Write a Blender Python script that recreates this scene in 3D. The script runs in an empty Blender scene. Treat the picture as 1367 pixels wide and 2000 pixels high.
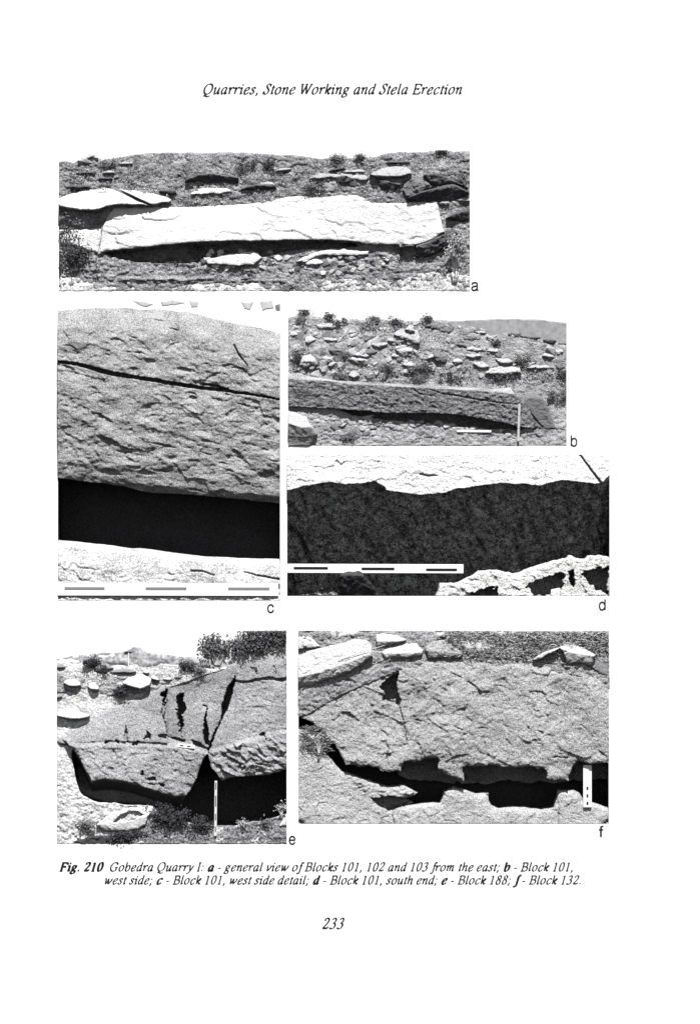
import bpy, bmesh, math, random
import numpy as np
from mathutils import Vector, Matrix

# ------------------------------------------------------------------ camera, sky, sun, exposure
# 1 unit of the page plan = 1 cm here; x right, z up, the page faces -y.
U = 0.01
PH = 2000.0
scene = bpy.context.scene
cam_data = bpy.data.cameras.new('camera')
cam = bpy.data.objects.new('camera', cam_data)
scene.collection.objects.link(cam)
cam.location = (6.835, -180.0, 10.0)
cam.rotation_euler = (math.radians(90), 0, 0)
cam_data.sensor_fit = 'VERTICAL'
cam_data.sensor_height = 36.0
cam_data.lens = 324.0
cam_data.clip_end = 500.0
scene.camera = cam

SUN_EL = math.radians(55)
SUN_AZ = math.radians(4)            # to the right of straight ahead of the page
sdir = Vector((math.sin(SUN_AZ) * math.cos(SUN_EL), -math.cos(SUN_AZ) * math.cos(SUN_EL), math.sin(SUN_EL)))
world = bpy.data.worlds.new('World')
scene.world = world
world.use_nodes = True
wn = world.node_tree
bg = wn.nodes['Background']
sky = wn.nodes.new('ShaderNodeTexSky')
sky.sky_type = 'NISHITA'
sky.sun_disc = False
sky.sun_elevation = SUN_EL
sky.sun_rotation = math.radians(180) - SUN_AZ
sky.altitude = 2400.0
hs = wn.nodes.new('ShaderNodeHueSaturation')
hs.inputs['Saturation'].default_value = 0.06      # black and white film
wn.links.new(sky.outputs['Color'], hs.inputs['Color'])
wn.links.new(hs.outputs['Color'], bg.inputs['Color'])
bg.inputs['Strength'].default_value = 0.05
sun_data = bpy.data.lights.new('sun', 'SUN')
sun_data.energy = 5.0
sun_data.angle = math.radians(0.5)
sun_data.color = (1.0, 0.99, 0.975)
sun = bpy.data.objects.new('sun', sun_data)
scene.collection.objects.link(sun)
sun.rotation_euler = (-sdir).to_track_quat('-Z', 'Y').to_euler()
scene.view_settings.view_transform = 'Standard'
scene.view_settings.look = 'None'
scene.view_settings.gamma = 1.0
scene.view_settings.exposure = 0.38
scene.view_settings.use_curve_mapping = False
scene.cycles.max_bounces = 4
scene.cycles.diffuse_bounces = 0

rng = random.Random(7)
COL = scene.collection

# ------------------------------------------------------------------ small helpers
def P(x, y, d=0.0):
    return (x * U, -d * U, (PH - y) * U)

class Frame:
    """Converts plan readings of one enlargement to page units."""
    def __init__(s, x0, y0, k): s.x0, s.y0, s.k = x0, y0, k
    def __call__(s, pts): return [(s.x0 + x / s.k, s.y0 + y / s.k) for x, y in pts]
    def p(s, x, y): return (s.x0 + x / s.k, s.y0 + y / s.k)

A1 = Frame(100, 280, 1367 / 420.); A2 = Frame(510, 280, 1367 / 430.)
C0 = Frame(100, 575, 1367 / 460.); B0 = Frame(555, 595, 1367 / 580.)
D0 = Frame(550, 880, 1367 / 650.); E0 = Frame(100, 1220, 1367 / 485.)
F0 = Frame(575, 1220, 1367 / 625.)

def tag(o, label=None, cat=None, group=None, kind=None):
    if label: o['label'] = label
    if cat: o['category'] = cat
    if group: o['group'] = group
    if kind: o['kind'] = kind
    return o

def empty(name, loc):
    o = bpy.data.objects.new(name, None)
    COL.objects.link(o); o.location = loc
    o.empty_display_size = 0.1
    return o

def put(name, mesh, mat, parent=None):
    o = bpy.data.objects.new(name, mesh)
    COL.objects.link(o)
    if mat and not mesh.materials: mesh.materials.append(mat)
    if parent:
        o.parent = parent
        o.matrix_parent_inverse = Matrix.Translation(-parent.location)
    return o

# ------------------------------------------------------------------ numpy noise
def _h(ix, iy, s):
    n = (ix.astype(np.int64) * 374761393 + iy.astype(np.int64) * 668265263 + s * 2147483647 + s * s * 97) & 0xffffffff
    n = ((n ^ (n >> 13)) * 1274126177) & 0xffffffff
    n = ((n ^ (n >> 16)) * 2246822519) & 0xffffffff
    return ((n ^ (n >> 15)) & 0xffffff) / float(0xffffff)

def vnoise(X, Y, sc, s):
    x, y = X / sc, Y / sc
    ix, iy = np.floor(x), np.floor(y)
    fx, fy = x - ix, y - iy
    fx = fx * fx * (3 - 2 * fx); fy = fy * fy * (3 - 2 * fy)
    a = _h(ix, iy, s); b = _h(ix + 1, iy, s); c = _h(ix, iy + 1, s); d = _h(ix + 1, iy + 1, s)
    return (a + (b - a) * fx) * (1 - fy) + (c + (d - c) * fx) * fy - 0.5

def fbm(X, Y, sc, s, o=4, g=0.5):
    r = 0; a = 1.0
    for i in range(o):
        r = r + a * vnoise(X, Y, sc, s + i * 17); sc *= 0.5; a *= g
    return r

def voro(X, Y, sx, sy, s, warp=0.0):
    if warp:
        X = X + warp * vnoise(X, Y, sx * 0.8, s + 5) * sx
        Y = Y + warp * vnoise(X, Y, sy * 0.8, s + 9) * sy
    x, y = X / sx, Y / sy
    ix, iy = np.floor(x), np.floor(y)
    f1 = np.full(X.shape, 9.0); f2 = np.full(X.shape, 9.0)
    bx = np.zeros(X.shape); by = np.zeros(X.shape); dx1 = np.zeros(X.shape); dy1 = np.zeros(X.shape)
    for i in (-1, 0, 1):
        for j in (-1, 0, 1):
            cx, cy = ix + i, iy + j
            dx = x - (cx + _h(cx, cy, s)); dy = y - (cy + _h(cx, cy, s + 1))
            dd = dx * dx + dy * dy
            m = dd < f1
            f2 = np.where(m, f1, np.minimum(f2, dd))
            f1 = np.where(m, dd, f1)
            bx = np.where(m, cx, bx); by = np.where(m, cy, by)
            dx1 = np.where(m, dx, dx1); dy1 = np.where(m, dy, dy1)
    r = [_h(bx, by, s + 20 + k) for k in range(3)]
    return np.sqrt(f1), np.sqrt(f2), r, dx1, dy1

def chips(X, Y, sx, sy, amp, s, rot=0.0, step=0.5, warp=0.9):
    """Chipped stone: cells that each tilt their own way, with small steps between."""
    c, n = math.cos(rot), math.sin(rot)
    Xr, Yr = X * c + Y * n, -X * n + Y * c
    f1, f2, r, dx, dy = voro(Xr, Yr, sx, sy, s, warp)
    return amp * ((r[0] - 0.5) * 2 * dx + (r[1] - 0.35) * 2 * dy + (r[2] - 0.5) * step)

def pebbles(X, Y, sx, sy, amp, s):
    f1, f2, r, dx, dy = voro(X, Y, sx, sy, s, 0.5)
    return amp * np.clip((f2 - f1) * 1.6, 0, 1) ** 0.6 * (0.25 + r[0]) + amp * 0.5 * (r[1] - 0.3) * dy

def dents(X, Y, n, rect, size, asp, rot, depth, s, jr=0.5):
    """Scattered tool and weather pits of many sizes, steeper at their upper rim."""
    r = random.Random(s); D = np.zeros(X.shape)
    for i in range(n):
        cx, cy = r.uniform(rect[0], rect[2]), r.uniform(rect[1], rect[3])
        L = size[0] + (size[1] - size[0]) * r.random() ** 2; a = rot + r.gauss(0, jr); w = L * asp * r.uniform(.6, 1.5)
        m = np.nonzero((np.abs(X - cx) < L) & (np.abs(Y - cy) < L))
        if not len(m[0]): continue
        x, y = X[m] - cx, Y[m] - cy
        x = x + 2.5 * vnoise(X[m], Y[m], 6, s + 1); y = y + 2.5 * vnoise(X[m], Y[m], 6, s + 2)
        u = (x * math.cos(a) + y * math.sin(a)) / L; v = (-x * math.sin(a) + y * math.cos(a)) / w
        q = np.clip(1 - u * u - v * v, 0, 1)
        D[m] -= depth * r.uniform(.3, 1.2) * L / size[1] * np.minimum(1, q * 2.2) * (.62 - .38 * np.clip(v, -1, 1))
    return D

def seg_dist(X, Y, pts, closed=False):
    pts = list(pts)
    if closed: pts = pts + [pts[0]]
    best = np.full(X.shape, 1e9); tb = np.zeros(X.shape)
    n = len(pts) - 1
    for i in range(n):
        ax, ay = pts[i][:2]; bx, by = pts[i + 1][:2]
        vx, vy = bx - ax, by - ay
        L = vx * vx + vy * vy + 1e-9
        t = np.clip(((X - ax) * vx + (Y - ay) * vy) / L, 0, 1)
        d = np.hypot(X - ax - t * vx, Y - ay - t * vy)
        m = d < best
        best = np.where(m, d, best); tb = np.where(m, (i + t) / n, tb)
    return best, tb

def crack(X, Y, pts, w, depth, wob=2.0, s=3):
    """A real groove along a line; w = half widths along it."""
    Xw = X + wob * fbm(X, Y, 14, s, 2); Yw = Y + wob * fbm(X, Y, 14, s + 31, 2)
    d, t = seg_dist(Xw, Yw, pts)
    wl = np.interp(t, np.linspace(0, 1, len(w)), w)
    return -depth * np.clip((wl - d) / 1.2 + 0.5, 0, 1)

def inside(X, Y, poly):
    r = np.zeros(X.shape, bool)
    n = len(poly)
    for i in range(n):
        x0, y0 = poly[i]; x1, y1 = poly[(i + 1) % n]
        if y0 == y1: continue
        c = ((y0 > Y) != (y1 > Y)) & (X < (x1 - x0) * (Y - y0) / (y1 - y0) + x0)
        r ^= c
    return r

def pit(X, Y, poly, depth, wob=3.0, s=11, sc=10):
    Xw = X + wob * fbm(X, Y, sc, s, 3); Yw = Y + wob * fbm(X, Y, sc, s + 7, 3)
    return -depth * inside(Xw, Yw, poly).astype(float)

def lin(pts):
    xs = [p[0] for p in pts]; ys = [p[1] for p in pts]
    return lambda X: np.interp(X, xs, ys)

def roughen(poly, amp, step, rect, s):
    out = []
    n = len(poly)
    for i in range(n):
        (x0, y0), (x1, y1) = poly[i], poly[(i + 1) % n]
        L = math.hypot(x1 - x0, y1 - y0); k = max(1, int(L / step))
        for j in range(k): out.append((x0 + (x1 - x0) * j / k, y0 + (y1 - y0) * j / k))
    a = np.array(out)
    X, Y = a[:, 0].copy(), a[:, 1].copy()
    if rect: edge = (np.abs(X - rect[0]) < 1) | (np.abs(X - rect[2]) < 1) | (np.abs(Y - rect[1]) < 1) | (np.abs(Y - rect[3]) < 1)
    else: edge = np.zeros(X.shape, bool)
    k = np.where(edge, 0, 1) * amp
    a[:, 0] = X + k * 2 * fbm(X, Y, 16, s, 4, 0.6)
    a[:, 1] = Y + k * 2 * fbm(X, Y, 16, s + 50, 4, 0.6)
    if rect:
        a[:, 0] = np.clip(a[:, 0], rect[0], rect[2]); a[:, 1] = np.clip(a[:, 1], rect[1], rect[3])
    return [tuple(p) for p in a]

def relief(name, poly, dfun, res, back, mat, parent=None, amp=1.0, rect=None, s=1, local=False):
    """A solid piece with outline poly: front surface at height dfun(X, Y, distance to the edge), sides running back."""
    if amp > 0: poly = roughen(poly, amp, 4.0, rect, s)
    a = np.array(poly)
    x0, y0 = a.min(0); x1, y1 = a.max(0)
    nx = max(2, int(round((x1 - x0) / res))); ny = max(2, int(round((y1 - y0) / res)))
    gx = np.linspace(x0, x1, nx + 1); gy = np.linspace(y0, y1, ny + 1)
    X, Y = np.meshgrid(gx, gy)
    cx, cy = np.meshgrid((gx[1:] + gx[:-1]) / 2, (gy[1:] + gy[:-1]) / 2)
    q = inside(cx, cy, poly)
    idx = np.arange((nx + 1) * (ny + 1)).reshape(ny + 1, nx + 1)
    i0 = idx[:-1, :-1][q]; i1 = idx[:-1, 1:][q]; i2 = idx[1:, 1:][q]; i3 = idx[1:, :-1][q]
    quads = np.stack([i0, i3, i2, i1], 1)
    used = np.unique(quads)
    remap = np.full((nx + 1) * (ny + 1), -1); remap[used] = np.arange(len(used))
    quads = remap[quads]
    X = X.ravel()[used]; Y = Y.ravel()[used]
    e = np.concatenate([quads[:, [k, (k + 1) % 4]] for k in range(4)])
    es = np.sort(e, 1)
    key = es[:, 0].astype(np.int64) * len(used) + es[:, 1]
    uq, inv, cnt = np.unique(key, return_inverse=True, return_counts=True)
    be = e[cnt[inv] == 1]
    bv = np.unique(be)
    # snap the rim to the outline
    bx, by = X[bv].copy(), Y[bv].copy()
    best = np.full(len(bv), 1e9); sx = bx.copy(); sy = by.copy()
    n = len(poly)
    for i in range(n):
        ax, ay = poly[i]; qx, qy = poly[(i + 1) % n]
        vx, vy = qx - ax, qy - ay; L = vx * vx + vy * vy + 1e-9
        t = np.clip(((bx - ax) * vx + (by - ay) * vy) / L, 0, 1)
        px, py = ax + t * vx, ay + t * vy
        dd = np.hypot(bx - px, by - py); m = dd < best
        best = np.where(m, dd, best); sx = np.where(m, px, sx); sy = np.where(m, py, sy)
    ok = best < res * 1.6
    X[bv] = np.where(ok, sx, bx); Y[bv] = np.where(ok, sy, by)
    # distance to the free outline (the straight cuts along the picture's edge do not count)
    pp = poly if n < 60 else poly[::max(1, n // 120)]
    dist = np.full(X.shape, 1e3)
    for i in range(len(pp)):
        p0, p1 = pp[i], pp[(i + 1) % len(pp)]
        if rect and any(abs(p0[c] - rect[r]) < 1.5 and abs(p1[c] - rect[r]) < 1.5 for c, r in ((0, 0), (0, 2), (1, 1), (1, 3))): continue
        dist = np.minimum(dist, seg_dist(X, Y, [p0, p1])[0])
    D = dfun(X, Y, dist) * np.ones(X.shape)
    co = np.stack([X * U, -D * U, (PH - Y) * U], 1)
    nb = len(bv); nv = len(X)
    rm = np.full(nv, -1); rm[bv] = nv + np.arange(nb)
    cb = co[bv].copy(); cb[:, 1] = -back * U
    co = np.concatenate([co, cb])
    sk = np.stack([be[:, 1], be[:, 0], rm[be[:, 0]], rm[be[:, 1]]], 1)
    faces = np.concatenate([quads, sk])
    loc = (0, 0, 0)
    if local:
        loc = ((a[:, 0].mean()) * U, 0, (PH - a[:, 1].max()) * U)
        co = co - np.array(loc)
    me = bpy.data.meshes.new(name)
    me.vertices.add(len(co)); me.vertices.foreach_set('co', co.astype(np.float32).ravel())
    me.loops.add(len(faces) * 4); me.loops.foreach_set('vertex_index', faces.astype(np.int32).ravel())
    me.polygons.add(len(faces)); me.polygons.foreach_set('loop_start', np.arange(len(faces), dtype=np.int32) * 4)
    me.update(calc_edges=True); me.validate()
    o = put(name, me, mat, parent)
    if local: o.location = loc
    return o

def rock(poly, mat, d=(0, 10), ridge=None, res=2.0, back=-8, ch=2.0, cs=14, amp=1.2, rect=None, s=1, rnd=3.0, name='rock', parent=None, extra=None, k=1.0):
    """Stone with outline poly. d = heights at top and bottom, or at top, ridge and bottom."""
    a = np.array(poly)
    y0, y1 = a[:, 1].min(), a[:, 1].max()
    rf = lin(ridge) if ridge else None
    d = tuple(v * k for v in d)
    amp *= 1.5
    def f(X, Y, e):
        if rf is None: D = np.interp(Y, [y0, y1], d)
        else:
            R = rf(X)
            D = np.where(Y < R, d[0] + (d[1] - d[0]) * np.clip((Y - y0) / np.maximum(R - y0, 1), 0, 1) ** 1.2,
                         d[1] + (d[2] - d[1]) * np.clip((Y - R) / np.maximum(y1 - R, 1), 0, 1))
        D = D - (rnd + .12 * max(d)) * np.exp(-e / 2.2)
        D = D + chips(X, Y, cs, cs * 0.7, ch, s) + chips(X, Y, cs * .4, cs * .3, ch * .4, s + 3) + ch * .4 * fbm(X, Y, 6, s, 2)
        if extra is not None: D = D + extra(X, Y)
        return D
    return relief(name, poly, f, res, back, mat, parent, amp, rect, s, local=True)

# ------------------------------------------------------------------ materials (black and white print, faint cool tone)
def tint(v):
    k = min(1.0, v / 0.8)           # the cool cast of the print sits in the greys, the paper stays white
    return (v * (0.955 + 0.04 * k), v * (0.945 + 0.05 * k), v * (1.03 - 0.03 * k), 1.0)

def mat_speckle(name, lo, hi, sc=38, mid=0.5, width=0.16, blotch=0.25, bsc=3.0, bump=0.0, rough=0.9):
    m = bpy.data.materials.new(name); m.use_nodes = True
    nt = m.node_tree; b = nt.nodes['Principled BSDF']
    b.inputs['Roughness'].default_value = rough
    b.inputs['Specular IOR Level'].default_value = 0.15
    tc = nt.nodes.new('ShaderNodeNewGeometry')
    n1 = nt.nodes.new('ShaderNodeTexNoise'); n1.inputs['Scale'].default_value = sc; n1.inputs['Detail'].default_value = 3; n1.inputs['Roughness'].default_value = 0.7
    n2 = nt.nodes.new('ShaderNodeTexNoise'); n2.inputs['Scale'].default_value = bsc; n2.inputs['Detail'].default_value = 4
    nt.links.new(tc.outputs['Position'], n1.inputs['Vector']); nt.links.new(tc.outputs['Position'], n2.inputs['Vector'])
    ad = nt.nodes.new('ShaderNodeMath'); ad.operation = 'MULTIPLY_ADD'
    nt.links.new(n2.outputs['Fac'], ad.inputs[0]); ad.inputs[1].default_value = blotch; nt.links.new(n1.outputs['Fac'], ad.inputs[2])
    rp = nt.nodes.new('ShaderNodeValToRGB')
    c = mid + blotch * 0.5
    rp.color_ramp.elements[0].position = max(0, c - width); rp.color_ramp.elements[0].color = tint(lo)
    rp.color_ramp.elements[1].position = min(1, c + width); rp.color_ramp.elements[1].color = tint(hi)
    nt.links.new(ad.outputs[0], rp.inputs['Fac'])
    nt.links.new(rp.outputs['Color'], b.inputs['Base Color'])
    if bump:
        bp = nt.nodes.new('ShaderNodeBump'); bp.inputs['Strength'].default_value = 1.0; bp.inputs['Distance'].default_value = bump * U
        nt.links.new(n1.outputs['Fac'], bp.inputs['Height']); nt.links.new(bp.outputs['Normal'], b.inputs['Normal'])
    return m

def mat_plain(name, v, rough=0.8, var=0.0):
    return mat_speckle(name, v * (1 - var), min(0.95, v * (1 + var)), 20, 0.5, 0.25, 0.1, 2.0, 0, rough)

M = dict(
    paper=mat_plain('paper', 0.86, 0.95, 0.012),
    ink=mat_plain('ink', 0.014, 0.6, 0.2),
    grey_ink=mat_plain('grey_ink', 0.22, 0.6, 0.1),
    bar=mat_plain('bar_paint', 0.88, 0.6, 0.01),
    a_block=mat_speckle('white_sunlit_granite', 0.5, 0.9, 34, 0.42, 0.2, 0.45, 2.2, 3.0),
    a_rock=mat_speckle('a_rock', 0.28, 0.62, 40, 0.5, 0.2, 0.3, 2.0, 2.0),
    a_dark=mat_speckle('a_dark_shaded_rock', 0.07, 0.2, 40, 0.5, 0.2, 0.3, 2.0, 2.0),  # dark rock; on slabs turned from the sun it also paints their shade
    a_ground=mat_speckle('a_gravel', 0.09, 0.56, 30, 0.5, 0.18, 0.5, 4.0, 4.0),
    a_sand=mat_speckle('a_sand', 0.3, 0.9, 24, 0.46, 0.18, 0.7, 3.0, 3.0),
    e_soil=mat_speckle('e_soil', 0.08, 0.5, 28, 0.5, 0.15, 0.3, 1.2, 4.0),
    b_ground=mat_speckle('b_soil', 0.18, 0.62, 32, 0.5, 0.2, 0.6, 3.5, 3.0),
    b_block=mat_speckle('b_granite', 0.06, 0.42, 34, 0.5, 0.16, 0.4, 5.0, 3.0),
    b_smooth=mat_speckle('b_end_granite', 0.14, 0.3, 45, 0.5, 0.2, 0.2, 2.0, 2.0),
    b_rock=mat_speckle('b_rock', 0.34, 0.68, 40, 0.5, 0.2, 0.3, 2.5, 2.0),
    b_grey=mat_speckle('b_grey_rock', 0.13, 0.3, 40, 0.5, 0.2, 0.3, 2.5, 2.0),
    far=mat_speckle('far_hill', 0.24, 0.42, 9, 0.5, 0.25, 0.4, 1.4),
    c_face=mat_speckle('c_granite', 0.10, 0.66, 42, 0.5, 0.17, 0.3, 2.5, 3.0),
    c_far=mat_speckle('c_far_stone', 0.36, 0.62, 10, 0.5, 0.25, 0.3, 3.0),
    c_shelf=mat_speckle('c_shelf_granite', 0.22, 0.84, 30, 0.45, 0.15, 0.5, 2.0, 2.0),
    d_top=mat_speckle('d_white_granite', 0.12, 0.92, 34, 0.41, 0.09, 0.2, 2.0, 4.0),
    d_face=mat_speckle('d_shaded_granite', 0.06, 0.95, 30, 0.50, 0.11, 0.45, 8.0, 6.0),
    near_black=mat_speckle('near_black', 0.04, 0.09, 20, 0.5, 0.2, 0.3, 3.0, 2.0),
    e_ground=mat_speckle('e_pale_soil', 0.3, 0.9, 24, 0.45, 0.18, 0.6, 3.0, 3.0),
    e_block=mat_speckle('e_granite', 0.15, 0.6, 40, 0.5, 0.16, 0.35, 1.4, 2.0),
    e_slope=mat_speckle('e_scrub_slope', 0.16, 0.62, 26, 0.5, 0.17, 0.6, 4.0, 3.0),
    e_rock=mat_speckle('e_rock', 0.4, 0.85, 30, 0.5, 0.2, 0.3, 2.0, 2.0),
    e_grey=mat_speckle('e_grey_rock', 0.2, 0.36, 30, 0.5, 0.2, 0.3, 2.0, 2.0),
    e_far=mat_speckle('e_far_land', 0.2, 0.56, 12, 0.5, 0.16, 0.6, 4.0),
    f_block=mat_speckle('f_granite', 0.13, 0.68, 40, 0.5, 0.17, 0.22, 1.4, 3.0),
    f_low=mat_speckle('f_bedrock', 0.2, 0.76, 40, 0.48, 0.17, 0.25, 1.4, 3.0),
    f_rock=mat_speckle('f_rock', 0.35, 0.8, 36, 0.47, 0.18, 0.3, 2.0, 2.0),
    f_ground=mat_speckle('f_soil', 0.12, 0.6, 30, 0.5, 0.16, 0.3, 1.0, 4.0),
    cavity_dark=mat_speckle('cavity_dark', 0.04, 0.12, 30, 0.5, 0.2, 0.3, 1.0, 3.0),  # near-black backing tone, shade of the gaps put into the colour
    leaf=mat_speckle('dark_leaf', 0.03, 0.11, 14, 0.5, 0.2, 0.2, 2.0),
    tree_leaf=mat_speckle('tree_leaf', 0.03, 0.22, 16, 0.5, 0.14, 0.2, 2.0),  # lighter flecks paint sun glints into the leaf colour
    leaf_mid=mat_speckle('grey_leaf', 0.1, 0.24, 14, 0.5, 0.2, 0.2, 2.0),
    leaf_pale=mat_speckle('pale_leaf', 0.3, 0.7, 14, 0.5, 0.2, 0.2, 2.0),
    twig=mat_speckle('twig', 0.05, 0.14, 20, 0.5, 0.2, 0.2, 2.0),
    pale_twig=mat_speckle('pale_twig', 0.5, 0.8, 20, 0.5, 0.2, 0.2, 2.0),
    straw=mat_speckle('straw', 0.35, 0.85, 20, 0.5, 0.14, 0.2, 2.0),
)

# ------------------------------------------------------------------ the page
RA = (116, 293, 917, 568.5); RB = (563.5, 604, 1105.5, 870.5); RC = (114, 585, 547, 1173)
RD = (561, 888, 1189.5, 1164); RE = (112, 1231, 560, 1648); RF = (583, 1232, 1188, 1609)
RECTS = [RA, RB, RC, RD, RE, RF]

def build_page():
    x0, y0, x1, y1 = -110, -140, 1480, 2140
    xs = sorted({x0, x1, *[r[0] for r in RECTS], *[r[2] for r in RECTS]})
    ys = sorted({y0, y1, *[r[1] for r in RECTS], *[r[3] for r in RECTS]})
    v = []; f = []
    vi = {}
    def V(x, y, d):
        k = (x, y, d)
        if k not in vi: vi[k] = len(v); v.append(P(x, y, d))
        return vi[k]
    for i in range(len(xs) - 1):
        for j in range(len(ys) - 1):
            cx, cy = (xs[i] + xs[i + 1]) / 2, (ys[j] + ys[j + 1]) / 2
            if any(r[0] < cx < r[2] and r[1] < cy < r[3] for r in RECTS): continue
            f.append((V(xs[i], ys[j], 0), V(xs[i], ys[j + 1], 0), V(xs[i + 1], ys[j + 1], 0), V(xs[i + 1], ys[j], 0)))
    b = [V(x0, y0, -180), V(x1, y0, -180), V(x1, y1, -180), V(x0, y1, -180)]
    f.append(tuple(b))  # unseen back and sides added to keep sky light out of the cavities
    c = [(x0, y0), (x1, y0), (x1, y1), (x0, y1)]
    for k in range(4):
        p, q = c[k], c[(k + 1) % 4]
        f.append((len(v), len(v) + 1, b[(k + 1) % 4], b[k]))
        v.append(P(p[0], p[1], 0)); v.append(P(q[0], q[1], 0))
    me = bpy.data.meshes.new('book_page'); me.from_pydata(v, [], f); me.update()
    o = put('book_page', me, M['paper'])
    return tag(o, 'white printed book page with heading, six quarry photographs, caption and page number', 'page')
PAGE = build_page()

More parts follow.
